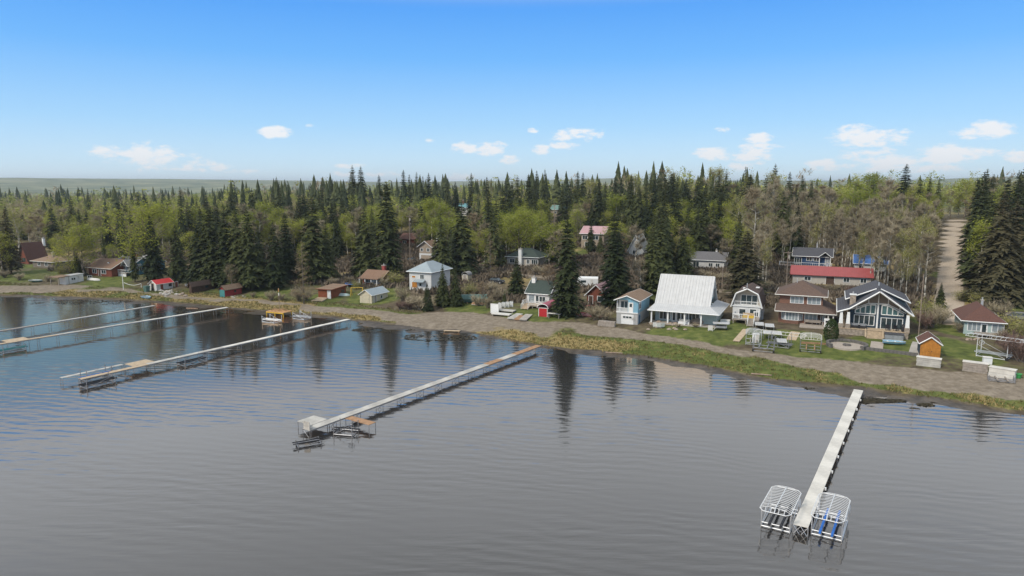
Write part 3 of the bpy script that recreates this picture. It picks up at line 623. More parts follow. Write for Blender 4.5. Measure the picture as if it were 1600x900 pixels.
def deck(par, x0, x1, y0, y1, z, m='tan_wood', n=0, skirt=None):
    """boards laid one by one along x, on posts"""
    k = n or max(3, int((y1-y0)/.35)); me = None; st = (y1-y0)/k
    b = MB().box(x0, 0, z-.06, x1, st-.02, z).mesh('board', m)
    for i in range(k): link('board', b, par, (0, y0+i*st, 0))
    f = MB()
    for x in (x0+.1, (x0+x1)/2, x1-.1):
        for y in (y0+.15, y1-.15): MB().box(x-.08, y-.08, -.6, x+.08, y+.08, z-.06).build('deck_post', 'timber_grey', par)
    f.box(x0, y0, z-.26, x1, y0+.06, z-.06); f.build('deck_frame', 'timber_grey', par)
    if skirt: MB().box(x0+.02, y0+.08, -.6, x1-.02, y0+.14, z-.06).build('skirt', skirt, par)
def house(name, label, fr, h, roof, rise, wm, rm, ov=.45, trim='white', wins=(), doors=(), chim=None, cat='house', z0=0., keep=None):
    w, d = fr.w, fr.d; t = thing(name, label, cat, fr.loc, fr.yaw); t['w'] = w
    g_ = {'gx': 'x', 'gy': 'y'}.get(roof)
    if roof == 'shed': MB().prismx([(0,-.8), (d,-.8), (d,h+rise), (0,h)], -w/2, w/2).build('wall', wm, t)
    else: wall_box(t, -w/2, w/2, 0, d, -.8, h, wm, gable=g_, rise=rise)
    if roof == 'gx': roof_gx(t, -w/2, w/2, 0, d, h, rise, rm, ov, trim=trim)
    elif roof == 'gy': roof_gy(t, -w/2, w/2, 0, d, h, rise, rm, ov, trim=trim)
    elif roof == 'hip': roof_hip(t, -w/2, w/2, 0, d, h+.02, rise, rm, ov, trim=trim)
    elif roof == 'shed': roof_shed(t, -w/2, w/2, 0, d, h, h+rise, rm, ov, trim=trim)
    elif roof == 'arch': roof_arch(t, w, 0, d, h, rise, rm, ov, trim=trim)
    for q in wins: f, u, z, ww, hh = q[:5]; k = q[5] if len(q) > 5 else {}; window(t, face(w, d, f), u, z, ww, hh, **k)
    for q in doors: f, u = q[:2]; k = q[2] if len(q) > 2 else {}; door(t, face(w, d, f), u, **k)
    if chim: chimney(t, *chim)
    if keep: KEEP.append((*keep, float(np.hypot(*fr.loc[:2]))))
    return t

# --- the gable house with the big glazed front
def gable_house():
    fr = Frame(1312, 1421, 531, depth=17); s = fr.w/13.4; t = thing('gable_house', 'navy house with tall glazed gable front, white trim and stone porch', 'house', fr.loc, fr.yaw); KEEP.append((1300, 432, 1442, 545, float(np.hypot(*fr.loc[:2]))))
    D = 1.15; X = lambda u: u*s+.45     # u measured from the front's middle post
    pk, ex, ez = 7.2, 6.6, 3.1; sl = (pk-ez)/ex; yw = 2.3; yb = 16.5; fx = -8.0; kx = -5.6
    zk = pk+sl*kx
    # stone porch base, deck slab
    MB().box(X(-7.4), 0, -.8, X(-2.15), .35, D).box(X(1.1), 0, -.8, X(5.9), .35, D).box(X(-7.4), .35, -.8, X(-7.05), yw+9, D).box(X(5.55), .35, -.8, X(5.9), yw, D).build('stone_base', 'stone', t)
    MB().box(X(-7.5), -.08, D, X(6.0), yw+.1, D+.1).build('porch_floor', 'tan_wood', t); MB().box(X(-7.3), yw+.1, D-.1, X(-5.5), yw+8, D+.06).build('side_porch', 'tan_wood', t)
    # walls (profile under the roof)
    MB().prism([(X(-5.4), -.8), (X(5.6), -.8), (X(5.6), D+pk-sl*5.6-.1), (X(0), D+pk-.12), (X(-5.4), D+pk-sl*5.4-.1)], yw, yb).build('wall', 'sid_navy', t)
    wl = ((X(0), yw, D+.1), (1,0,0), (0,-1,0))
    # gable panel, rake boards, posts
    gp = MB(); gp.prism([(X(-4.6), D+pk-sl*4.6-.55), (X(-1.9), D+4.75), (X(1.9), D+4.75), (X(4.6), D+pk-sl*4.6-.55), (X(4.6), D+pk-sl*4.6-.2), (X(0), D+pk-.25), (X(-4.6), D+pk-sl*4.6-.2)], yw-.06, yw-.003).build('gable_panel', 'sid_taupe', t)
    b = MB(); bar(b, (X(-1.9), yw-.1, D+4.75), (X(1.9), yw-.1, D+4.75), .1); bar(b, (X(-1.9), yw-.1, D+4.75), (X(-5.2), yw-.1, D+pk-sl*5.2-.55), .09); bar(b, (X(1.9), yw-.1, D+4.75), (X(5.4), yw-.1, D+pk-sl*5.4-.55), .09)
    for u in (-4.2, -1.9, 0, 1.9, 4.2): bar(b, (X(u), yw-.09, D+4.75-max(0, abs(u)-1.9)*sl), (X(u), yw-.09, D+pk-sl*abs(u)-.1), .09)
    b.build('gable_trim', 'white', t); MB().box(X(-.16), yw-.12, D+.1, X(.16), yw-.003, D+4.75).build('centre_post', 'white', t)
    # glazing: lower left row, doors, sloping upper lights
    window(t, wl, -4.5*s, .5, 3.9*s, 1.75, 4); 
    for sg, u0 in ((-1, -4.4), (1, .75)):
        b = MB(); n = 4; ww = 4.2*s/n if sg > 0 else 3.95*s/n; f = None; z0 = 2.75
        def zt(u): return min(4.5, 5.25-.5-sl*max(0, abs(u)-1.2)*.86)
        for i in range(n+1):
            u = u0*s+ww*i; bar(b, (X(0)+u, yw-.04, D+z0), (X(0)+u, yw-.04, D+zt(u)), .1)
        bar(b, (X(0)+u0*s, yw-.04, D+z0), (X(0)+u0*s+ww*n, yw-.04, D+z0), .1)
        for i in range(n): a, c = u0*s+ww*i, u0*s+ww*(i+1); bar(b, (X(0)+a, yw-.04, D+zt(a)), (X(0)+c, yw-.04, D+zt(c)), .1)
        f = b.build('upper_window', 'white', t)
        for i in range(n): a, c = X(0)+u0*s+ww*i, X(0)+u0*s+ww*(i+1); MB().prism([(a+.05, D+z0), (c-.05, D+z0), (c-.05, D+zt(c-X(0))), (a+.05, D+zt(a-X(0)))], yw-.035, yw+.02).build('pane', 'glass_teal', f)
    window(t, wl, .75*s, .04, 4.1*s, 2.0, 4, name='french_door')
    # roof: main slopes with a flared left eave, shed dormers both sides
    T = .2; b = MB(); y0, y1 = .1, yb+.4
    b.slab([(X(0), y0, D+pk+T), (X(ex), y0, D+ez+T), (X(ex), y1, D+ez+T), (X(0), y1, D+pk+T)], T)
    b.slab([(X(kx), y0, D+zk+T), (X(0)-.003, y0, D+pk+T), (X(0)-.003, y1, D+pk+T), (X(kx), y1, D+zk+T)], T)
    b.slab([(X(fx), y0, D+zk-.75+T), (X(kx)-.003, y0, D+zk+T), (X(kx)-.003, y1, D+zk+T), (X(fx), y1, D+zk-.75+T)], T)
    ro = b.build('roof', 'sh_slate', t); f = MB()
    bar(f, (X(0), y0-.04, D+pk+.1), (X(ex), y0-.04, D+ez+.1), .15); bar(f, (X(0), y0-.04, D+pk+.1), (X(kx), y0-.04, D+zk+.1), .15); bar(f, (X(kx), y0-.04, D+zk+.1), (X(fx), y0-.04, D+zk-.65), .15); bar(f, (X(ex)+.05, y0, D+ez+.1), (X(ex)+.05, y1, D+ez+.1), .12); bar(f, (X(fx)-.05, y0, D+zk-.65), (X(fx)-.05, y1, D+zk-.65), .12)
    f.build('fascia', 'white', ro)
    for sg in (-1, 1):
        xo = 6.1 if sg < 0 else 6.0; zo = pk-2.3; ya, yc = 5.0, yb-.6
        MB().prism([(X(sg*.3), D+pk-.5), (X(sg*(xo-.6)), D+pk-sl*(xo-.6)-.3), (X(sg*(xo-.6)), D+zo+.1), (X(sg*.3), D+pk-.16)][::sg], ya, yc).build('dormer', 'sid_navy', t)
        b = MB().slab([(X(0), ya-.4, D+pk+.32), (X(sg*(xo+.3)), ya-.4, D+zo+.1), (X(sg*(xo+.3)), yc+.4, D+zo+.1), (X(0), yc+.4, D+pk+.32)], .2); d = b.build('dormer_roof', 'sh_slate', t)
        f = MB(); bar(f, (X(sg*.4), ya-.44, D+pk+.05), (X(sg*(xo+.3)), ya-.44, D+zo), .13); bar(f, (X(sg*(xo+.33)), ya-.4, D+zo), (X(sg*(xo+.33)), yc+.4, D+zo), .11); f.build('fascia', 'white', d)
    chimney(t, X(-5.0), 3.6, D+2.5, D+6.0, 'stone', 1.0, 'white'); MB().tube((X(.2), 8, D+pk), (X(.2), 8, D+pk+.9), .14).build('roof_vent', 'alu', t)
    # tapered columns on stone piers
    for x in (X(-7.15), X(-5.75), X(5.6)):
        zt_ = (D+ez+.15 if x > 0 else D+zk-.6); p = MB().box(x-.42, .02, D+.1, x+.42, .8, D+.95).build('pier', 'stone', t)
        MB().hexa([(x-.34,.08,D+.95), (x+.34,.08,D+.95), (x+.34,.74,D+.95), (x-.34,.74,D+.95)], [(x-.22,.2,zt_), (x+.22,.2,zt_), (x+.22,.62,zt_), (x-.22,.62,zt_)]).build('column', 'white', p)
    stairs(t, X(-2.1), X(1.05), 0, D+.1, 6, 'tan_wood', .32)
    for x in (X(-2.2), X(1.15)): b = MB(); bar(b, (x, -.05, D+.25), (x, -2.0, .2), .16); b.build('stair_cheek', 'tan_wood', t)
    o = fr
    return t, fr
GH, GHF = gable_house()
def local(t, x, y): 
    c, s = math.cos(t.rotation_euler[2]), math.sin(t.rotation_euler[2]); X_, Y_ = t.location[0]+x*c-y*s, t.location[1]+x*s+y*c; return X_, Y_

# --- brick house
def brick_house():
    fr = Frame(1215, 1302, 511, depth=11); w = fr.w; t = thing('brick_house', 'two storey brick house with brown hip roof between white gambrel and navy houses', 'house', fr.loc, fr.yaw); KEEP.append((1206, 440, 1325, 515, float(np.hypot(*fr.loc[:2]))))
    x0, x1 = -w/2, w/2; xu = x1-1.9
    wall_box(t, x0, x1-1.6, 1.2, 11, -.8, 2.7, 'brick'); wall_box(t, x0, xu-.3, 2.2, 10.8, 2.7, 5.6, 'brick', 'upper_wall')
    roof_hip(t, x0-.1, xu-.2, 2.1, 10.9, 5.65, 2.5, 'sh_brown', .75, trim='offwhite')
    b = MB(); b.slab([(x0-.6,-.5,2.55), (x1+.4,-.5,2.55), (xu-.3,2.2,3.75), (x0-.6,2.2,3.75)], .15); b.slab([(x1+.4,-.5,2.55), (x1+.4,11,2.55), (xu-.3,11,3.75), (xu-.3,2.2,3.75)], .15)
    r = b.build('lower_roof', 'sh_brown', t); f = MB(); bar(f, (x0-.6,-.54,2.46), (x1+.4,-.54,2.46), .11); bar(f, (x1+.44,-.5,2.46), (x1+.44,11,2.46), .11); bar(f, (x0-.63,-.5,2.46), (x0-.63,2.2,3.6), .09); f.build('fascia', 'offwhite', r)
    fu = ((0,2.2,0), (1,0,0), (0,-1,0)); window(t, fu, x0+2.1, 3.95, 2.4, 1.25, 3, gm='glass_pale'); window(t, fu, x0+5.3, 3.95, 2.4, 1.25, 3, gm='glass_pale')
    fl = ((0,1.2,0), (1,0,0), (0,-1,0)); window(t, fl, x0+5.0, .75, 3.7, 1.55, 5, gm='glass_pale')
    # bay window: three facets
    bx = x0+2.6
    pts = [(bx-2.0,1.2), (bx-1.25,.3), (bx+1.25,.3), (bx+2.0,1.2)]; bw = MB()
    bw.slab([(p[0],p[1],.7) for p in pts], .9); bo = bw.build('bay_base', 'brick', t); MB().slab([(p[0],p[1],2.5) for p in pts], .25).build('bay_head', 'offwhite', bo)
    for a, c in zip(pts[:-1], pts[1:]):
        a, c = np.array(a), np.array(c); l = np.linalg.norm(c-a); rr = (c-a)/l; nn = np.array([rr[1], -rr[0]]); window(t, ((a[0],a[1],0), (rr[0],rr[1],0), (nn[0],nn[1],0)), .1, .75, l-.2, 1.45, 4 if l > 2 else 2, gm='glass_pale', name='bay_window')
    for x in (x1-.1, x0+9.3): MB().tube((x,-.2,-.3), (x,-.2,2.45), .13, n=8).build('porch_post', 'offwhite', t)
    door(t, fl, x1-3.0, z=0, m='wood_dark')
    MB().box(x0+4.2,-2.6,-.6,x1-.2,1.2,.06).build('patio', 'gravel_path', t)
    sgn = MB().box(x0+8.6,-.9,.07,x0+9.6,-.8,1.75).build('white_board', 'white', t); MB().box(x0+8.85,-.92,.9,x0+9.35,-.895,1.3).build('board_print', 'black', sgn)
    b = MB().box(x0+5,.2,.5,x0+8,.7,.58); [b.box(x0+5+q*1.4,.25,.06,x0+5.1+q*1.4,.65,.5) for q in range(3)]; b.box(x0+5,.68,.58,x0+8,.74,1.0); tag(b.build('bench', 'timber_grey', None), 'grey wooden bench on the patio below the brick house windows', 'bench').matrix_world = t.matrix_basis
    MB().tube((x0+3,6,7.2), (x0+3,6,8.6), .09).build('roof_vent', 'alu', t)
    return t, fr
BH, BHF = brick_house()
# --- gambrel house
def gambrel_house():
    fr = Frame(1144, 1187, 503, depth=10); w = fr.w; t = thing('gambrel_house', 'narrow white gambrel house with brown roof, balcony and raised deck', 'house', fr.loc, fr.yaw); KEEP.append((1138, 440, 1210, 512, float(np.hypot(*fr.loc[:2]))))
    a = w/2; h = 3.1; zk, xk, zp = h+2.5, a*.78, h+3.55
    MB().box(-a,0,-.8,a,10,h).build('wall', 'sid_white', t)
    MB().prism([(-a,h), (a,h), (xk,zk), (0,zp-.05), (-xk,zk)], 1.4, 9.9).build('upper_wall', 'sid_beige', t)
    b = MB(); A = [(-a-.35,h-.25), (-xk-.05,zk+.1), (0,zp+.1), (xk+.05,zk+.1), (a+.35,h-.25)]
    for p, q in zip(A[:-1], A[1:]): b.hexa([(p[0],-.25,p[1]), (q[0],-.25,q[1]), (q[0],10.3,q[1]), (p[0],10.3,p[1])], [(p[0]*.96,-.25,p[1]-.16), (q[0]*.96,-.25,q[1]-.16), (q[0]*.96,10.3,q[1]-.16), (p[0]*.96,10.3,p[1]-.16)])
    r = b.build('roof', 'sh_umber', t); f = MB()
    for p, q in zip(A[:-1], A[1:]): bar(f, (p[0],-.3,p[1]-.05), (q[0],-.3,q[1]-.05), .15)
    f.build('fascia', 'white', r); MB().box(-a-.1,-.2,h-.12,a+.1,1.4,h+.06).build('balcony_floor', 'white', t); railing(t, [(-a+.3,-.05), (a-.3,-.05)], h+.06, .85)
    fu = ((0,1.4,0), (1,0,0), (0,-1,0)); window(t, fu, -1.3, h+.15, 3.2, 1.9, 3, gm='glass'); ff = ((0,0,0), (1,0,0), (0,-1,0))
    window(t, ff, -a+1.3, .5, 1.3, 1.9, 1); window(t, ff, -a+3.4, .9, 1.3, 1.6, 1); door(t, ff, a-1.2, pane='half', m='white')
    for x, y in ((-.9,3.2), (1.5,5.2)): 
        q = MB().box(x-.35,y,zk+.62,x+.35,y+1.3,zk+.75); q.build('skylight', 'white', t)
    MB().tube((-.3,2.2,zp), (-.3,2.2,zp+.9), .1).build('roof_vent', 'alu', t); MB().box(a+.02,1.5,.2,a+.5,3.2,1.9).build('side_box', 'tarp_grey', t)
    deck(t, -a+.5, a+.1, -3.4, -.02, .95, 'timber_grey'); railing(t, [(-a+.5,-.1), (-a+.5,-3.35), (.6,-3.35)], .95); railing(t, [(a,-.1), (a,-2.2)], .95); stairs(t, .8, 2.0, -3.4, .95, 5, 'timber_grey', .4, 'white')
    return t, fr
GB, GBF = gambrel_house()
# --- white metal roof house
def metal_house():
    fr = Frame(1016, 1094, 511, depth=14); t = thing('metal_roof_house', 'pale aqua house under a steep white metal roof with wide porch', 'house', fr.loc, fr.yaw); KEEP.append((1005, 420, 1140, 512, float(np.hypot(*fr.loc[:2]))))
    w = fr.w; a = w/2; d = 14; cx0, cx1, cy0, cy1 = -a+.6, a+.4, 2.6, d-2.2; ze, zp = 3.7, 9.2; ym = (cy0+cy1)/2
    MB().box(-a+.4,2.7,-.8,a+2.6,d-.5,2.75).build('wall', 'sid_palegreen', t)
    MB().prismx([(cy0+.2,2.7), (cy1-.2,2.7), (cy1-.2,ze), (ym,zp-.25), (cy0+.2,ze)], cx0, cx1).build('gable_wall', 'sid_aqua', t)
    roof_gx(t, cx0+.2, cx1+.5, cy0, cy1, ze, zp-ze, 'mt_white', .45, .18)
    sm_ = MB(); k = 0; sl_ = (zp-ze)/(ym-cy0); x_ = cx0-.1
    while x_ < cx1+.8: bar(sm_, (x_, cy0-.4, ze-.4*sl_+.2), (x_, ym, zp+.2), .035); x_ += .62
    sm_.build('roof_seams', 'mt_white', t)
    ex0, ex1, ey0, ey1 = -a-.6, a+3.6, -.4, d+.2; zl = 2.75; b = MB(); T = .16
    b.slab([(ex0,ey0,zl), (ex1,ey0,zl), (cx1+.9,cy0,ze+.1), (cx0-.3,cy0,ze+.1)], T); b.slab([(ex1,ey0,zl), (ex1,ey1,zl), (cx1+.9,cy1,ze+.1), (cx1+.9,cy0,ze+.1)], T); b.slab([(ex0,ey1,zl), (ex0,ey0,zl), (cx0-.3,cy0,ze+.1), (cx0-.3,cy1,ze+.1)], T)
    pr = b.build('porch_roof', 'mt_white', t); f = MB(); bar(f, (ex0,ey0-.03,zl-.09), (ex1,ey0-.03,zl-.09)); bar(f, (ex1+.03,ey0,zl-.09), (ex1+.03,ey1,zl-.09)); f.build('fascia', 'white', pr)
    for x in (-a+.2, -a/3+.2, a/3+.2, a+.1): MB().box(x-.14,-.05,-.5,x+.14,.23,2.6).build('porch_post', 'white', t)
    MB().box(-a-.2,-.3,-.7,a+3.0,2.7,.1).build('porch_floor', 'concrete', t)
    wl = ((0,2.7,0), (1,0,0), (0,-1,0)); 
    for u, n in ((-a+1.3,3), (-a+4.6,2), (a-2.9,3)): window(t, wl, u, .5, 2.2, 1.7, n)
    for u in (-a+3.2+.7, -.3, 1.3): door(t, wl, u, .95, 2.1, .1, 'white', pane='full')
    rs = ((a+2.6,0,0), (0,1,0), (1,0,0)); window(t, rs, 5.2, 1.0, 1.2, 1.1, 2); window(t, rs, 8.6, 1.0, 1.2, 1.1, 2); door(t, rs, 3.4, z=0)
    gs = ((cx1,0,0), (0,1,0), (1,0,0)); bx = MB().box(cx1,ym-1.1,4.7,cx1+.7,ym+1.1,6.9).build('bump_out', 'sid_aqua', t); MB().prismx([(ym-1.4,6.85), (ym+1.4,6.85), (ym,7.8)], cx1, cx1+1.0).build('bump_out_roof', 'mt_white', bx); window(t, ((cx1+.7,0,0), (0,1,0), (1,0,0)), ym-.8, 5.2, .65, 1.2, 1); window(t, ((cx1+.7,0,0), (0,1,0), (1,0,0)), ym+.15, 5.2, .65, 1.2, 1)
    return t, fr
MH, MHF = metal_house()
# --- blue boathouse
def boathouse():
    fr = Frame(963, 996, 508, xr=1014); w, d = fr.w, fr.d; a = w/2; t = thing('boathouse', 'small pale blue two level boathouse with white garage door and brown roof', 'house', fr.loc, fr.yaw); KEEP.append((955, 462, 1018, 512, float(np.hypot(*fr.loc[:2]))))
    h = 5.0; b = MB().box(-a,.02,-.8,a,d,2.35); b.build('lower_wall', 'sid_grey', t); MB().prism([(.15,2.352), (a,2.352), (a,h), (.15,h)], 0.02, d).build('wall', 'sid_blue', t); MB().box(-a,1.3,2.352,.148,d,h).build('porch_back_wall', 'sid_white', t)
    MB().prism([(-a,h), (a,h), (0,h+.8)], .02, d).build('gable', 'sid_blue', t); roof_gy(t, -a, a, 0, d, h, .85, 'sh_lightbrown', .5)
    MB().box(-a-.05,-.1,2.3,a+.02,.018,2.5).build('floor_trim', 'white', t); railing(t, [(-a+.05,.1), (.1,.1)], 2.45, .85); MB().box(-a,0.05,2.45,-a+.14,.2,h).build('porch_post', 'white', t)
    window(t, ((0,1.3,0), (1,0,0), (0,-1,0)), -a+.5, 3.0, 1.5, 1.5, 2); door(t, face(w, d, 'F'), .35, .8, 1.95, 2.5, 'white', pane='half', off=-.02)
    g_ = door(t, face(w, d, 'F'), -a+1.1, 2.4, 1.9, 0, 'white', off=-.02); window(t, face(w, d, 'F'), -a+1.35, 1.25, 1.9, .4, 3, off=.02, name='garage_window')
    window(t, face(w, d, 'R'), .8, 3.1, 1.6, 1.2, 2); door(t, face(w, d, 'R'), .9, .9, 1.9, 0, 'sid_deepblue', fm='sid_blue')
    return t
boathouse()
Wn = lambda *a, **k: (*a, k)
# --- the generic cottages, cabins and sheds
def generic():
    t = house('chalet', 'dark reddish brown steep roofed chalet at the far left edge of the wood', Frame(32, 45, 413, xr=73), 2.2, 'gy', 5.2, 'wood_redbrown', 'sh_maroon', .6, 'wood_dark', [Wn('F', -1, .9, 1.8, 1.2, nx=2, fm='wood_dark'), Wn('R', 2, .6, 1.2, 1.1), Wn('R', 6, .6, 1.2, 1.1)], chim=(.5, 7, 6, 8.6, 'white', .7), keep=(30, 380, 75, 412))
    house('low_cottage', 'low tan roofed cottage half hidden under the yellow green tree at left', Frame(52, 84, 420, depth=8), 2.2, 'hip', 1.7, 'sid_taupe', 'sh_lightbrown', .6, 'offwhite', [Wn('F', -3, .7, 1.6, 1.1), Wn('F', 1, .7, 1.6, 1.1)], chim=(1.2, 3, 2, 4.9, 'stone', .8), keep=(50, 402, 70, 420))
    house('shore_cabin', 'long flat roofed white cabin with small dark windows on the left shore', Frame(93.5, 102.5, 445, xr=131), 2.3, 'shed', .25, 'sid_white', 'mt_white', .12, None, [Wn('R', 1.8, 1.1, 1.3, .65), Wn('R', 6.8, 1.2, 1.3, .6, fm='offwhite')], [('R', 4.4, {'m': 'offwhite'})], cat='shed', keep=(78, 428, 133, 446))
    house('brown_cottage', 'red brown cottage with tan shingle roof left of the blue porch cottage', Frame(139, 175, 433, depth=9), 2.6, 'gx', 2.2, 'wood_redbrown', 'sh_tan', .5, 'offwhite', [Wn('F', -3.5, .8, 2, 1.1), Wn('F', .8, .8, 2, 1.1)], [('F', -.6, {'m': 'wood_dark'})], chim=(3, 6, 3, 5.6), keep=(137, 400, 178, 434))
    f = Frame(176, 206, 431, depth=8); t = house('blue_cottage', 'blue cottage with grey gables and white porch railing on the left shore', f, 3.2, 'gx', 2.0, 'sid_teal', 'sh_grey', .5, 'white', [Wn('F', .6, 1.5, 1.3, 1.3), Wn('F', 2.6, 1.5, 1.2, 1.3), Wn('R', 2, 1.4, 1.4, 1.2)], [('F', -1.2, {'z': 1., 'm': 'white'})], chim=(1, 5, 4, 6.4, 'brick', .6), keep=(174, 398, 232, 436))
    w = f.w; roof_gy(t, -w/2, -w/2+2.6, -1.8, 3, 3.0, .9, 'sh_grey', .3, name='porch_gable'); wall_box(t, -w/2+.2, -w/2+2.4, -1.6, -.02, -.5, 3.0, 'sid_grey', 'porch_wall', 'y', .8); roof_gy(t, w/2-2.6, w/2, -1.2, 3, 3.3, 1.5, 'sh_pale', .3, name='right_gable')
    deck(t, -w/2+2.6, w/2+.4, -2.2, -.02, 1.0, 'timber_grey', skirt='white'); railing(t, [(-w/2+4.2,-2.15), (w/2+.35,-2.15), (w/2+.35,-.1)], 1.0); stairs(t, -w/2+2.8, -w/2+4.1, -2.2, 1.0, 5, 'offwhite', .35, 'white')
    house('teal_cabin', 'teal walled cabin with pale grey roof behind the left spruces', Frame(213, 229, 425, depth=7), 2.8, 'gx', 2.2, 'sid_teal', 'sh_pale', .4, 'white', [Wn('F', .5, .9, 1.2, 1.1)])
    house('red_roof_shed', 'small white shed with bright red roof beside the rubble pile', Frame(233.5, 245, 455.5, xr=270.5), 1.9, 'gy', .95, 'sid_white', 'mt_brightred', .25, 'offwhite', [Wn('R', 4.0, .9, .8, .7, fm='wood_dark')], [('F', -.5, {'m': 'black', 'fm': 'tan_wood'}), ('R', 1.2, {'m': 'wood_redbrown', 'hh': 1.75}), ('R', 6.0, {'m': 'wood_redbrown', 'hh': 1.75})], cat='shed', keep=(232, 436, 273, 456))
    house('dark_cabin', 'long dark brown weathered cabin left of the red shed', Frame(296, 299.5, 459, xr=341), 2.3, 'gy', .7, 'wood_dark', 'sh_brown', .35, None, [Wn('R', 4.6, 1.0, 1.1, .7, nx=1, fm='wood_dark')], [('R', 8.4, {'m': 'wood_dark', 'fm': 'wood_dark'})], cat='shed', keep=(295, 438, 343, 459))
    house('red_shed', 'barn red shed with a teal end door and brown roof', Frame(343.5, 352, 465, xr=378), 2.0, 'gy', .95, 'barn_red', 'sh_lightbrown', .25, 'wood_dark', [Wn('R', 3, .9, .8, .6, nx=1, fm='barn_red')], [('F', -.8, {'m': 'teal', 'ww': 1.6, 'hh': 1.9, 'fm': 'teal'})], cat='shed', keep=(342, 444, 381, 466))
    t = house('cedar_shed', 'orange brown wooden shed with white door and low brown roof', Frame(497.5, 517.5, 467, xr=541), 2.3, 'shed', .45, 'wood_red', 'sh_lightbrown', .45, 'wood_red', [Wn('R', 4, .9, 1.4, .9, fm='wood_red')], [('F', 1.0, {'ww': .95})], cat='shed', keep=(495, 442, 545, 468))
    f = Frame(567, 596, 447, depth=6); t = house('porch_cottage', 'small brown cottage with white porch posts and red chimney', f, 2.3, 'gx', 1.6, 'wood_redbrown', 'sh_tan', .5, 'tan_wood', [Wn('F', -2, .8, 1.4, 1.1), Wn('F', 1.5, .8, 1.4, 1.1)], [('F', .2, {'m': 'white'})], chim=(1.0, 4.5, 2.5, 5.2, 'mt_red', .9), keep=(563, 420, 598, 448))
    roof_shed(t, -f.w/2, f.w/2, -1.9, -.5, 2.0, 2.35, 'sh_tan', .15, name='porch_roof')
    for x in (-f.w/2+.2, -f.w/6, f.w/6, f.w/2-.2): MB().box(x-.09,-1.9,-.4,x+.09,-1.72,2.05).build('porch_post', 'white', t)
    house('cream_shed', 'cream gable fronted shed with grey blue metal roof on the grass', Frame(562.5, 581, 475, xr=606), 2.1, 'gy', 1.15, 'sid_cream', 'mt_grey', .3, 'offwhite', [Wn('R', 3.6, .8, .9, .7, nx=1)], [('F', -1.0, {'m': 'sid_cream', 'ww': 2.0, 'fm': 'sid_cream'}), ('R', 1.0, {'m': 'timber_grey'})], cat='shed', keep=(560, 447, 608, 475))
    f = Frame(640, 674, 455, depth=10); t = house('white_house', 'white two storey house with grey hip roof behind small spruces', f, 5.0, 'hip', 2.4, 'sid_white', 'mt_grey', .6, 'white', [Wn('F', -f.w/2+.8, .6, 1.7, 1.5, nx=1, gm='wood_orange'), Wn('F', -f.w/2+.8, 3.3, 1.2, .5, nx=1, gm='wood_orange'), Wn('F', 0, 3.1, 1.2, 1.1)], [('F', -.4, {'m': 'white', 'pane': 'half'})], keep=(636, 410, 668, 454))
    roof_shed(t, -1.4, 1.6, -1.2, -.3, 2.3, 2.8, 'mt_grey', .1, name='porch_roof')
    f = Frame(655.5, 674.5, 408.5, xr=690); t = house('garage_house', 'tan house over a white garage storey, tan roof, beyond the lane', f, 5.2, 'gy', 1.7, 'sid_tan', 'sh_tan', .6, 'white', [Wn('F', -f.w/2+.6, 3.5, .9, .9, nx=1), Wn('F', .6, 3.4, 1.1, 1.1)], [('F', -f.w/2+.7, {'ww': 4.2, 'hh': 2.1, 'm': 'sid_tan'})], chim=(1.5, 6, 5, 7.8, 'white', .8), keep=(650, 374, 690, 409))
    MB().box(-f.w/2-.02,-.02,-.5,f.w/2+.02,f.d,2.7).build('lower_wall', 'sid_white', t)
    f = Frame(792.5, 841, 417, depth=9); t = house('green_roof_house', 'beige bungalow with dark green hip roof and tall white chimney', f, 3.0, 'hip', 2.6, 'sid_beige', 'sh_green', .6, 'white', [Wn('F', -f.w/2+1, 1, 1.6, 1.2), Wn('F', 1.5, .9, 1.0, 1.3), Wn('F', 3.2, .9, 2.2, 1.3, nx=3)], chim=(-.5, -.5, -.5, 5.6, 'white', 1.1), keep=(790, 390, 843, 416))
    house('arched_shed', 'small cream shed with rounded pale roof behind the young spruces', Frame(722, 731, 441, xr=737), 1.9, 'arch', 1.0, 'sid_cream', 'sh_pale', .15, None, [], [('F', -.5, {'m': 'timber_grey'})], cat='shed')
    f = Frame(823, 858, 481, depth=7); t = house('deck_cottage', 'white cottage with dark green roof, white chimney and railed deck', f, 3.2, 'gx', 2.4, 'sid_white', 'sh_green', .4, 'white', [Wn('F', -f.w/2+.5, .9, 1.5, 1.8, nx=1, gm='glass_pale'), Wn('F', .3, 1.1, 1.6, 1.3), Wn('R', 2, 1.2, 1.4, 1.1)], [('F', -f.w/2+2.2, {'z': .7, 'pane': 'full'})], chim=(-f.w/2+.6, 3, 2.5, 6.3, 'white', .9), keep=(815, 435, 850, 480))
    deck(t, -f.w/2, f.w/2-.6, -2.6, -.02, .7, 'tan_wood'); railing(t, [(-f.w/2,-.1), (-f.w/2,-2.55)], .7); railing(t, [(-f.w/2+2.2,-2.55), (f.w/2-.65,-2.55), (f.w/2-.65,-.1)], .7); stairs(t, -f.w/2+.3, -f.w/2+2.0, -2.6, .7, 4, 'tan_wood', .35, 'white')
    house('red_boathouse', 'small boathouse with bright red door and rounded dusky red metal roof', Frame(841.5, 855.5, 495.5, xr=876), 1.9, 'arch', .95, 'timber_grey', 'mt_blush', .25, 'white', [], [('F', -.95, {'m': 'red_paint', 'ww': 1.9, 'hh': 1.85})], cat='shed', keep=(838, 470, 878, 496))
    f = Frame(917, 946, 478, depth=9); t = house('red_brown_cabin', 'dark red brown cabin with white edged gable behind a bare bush', f, 2.5, 'gy', 2.2, 'wood_redbrown', 'mt_pink', .5, 'white', [Wn('F', .3, .8, 1.6, 1.3, nx=1)], [('F', -1.8, {'m': 'wood_dark'})], keep=(914, 442, 932, 476))
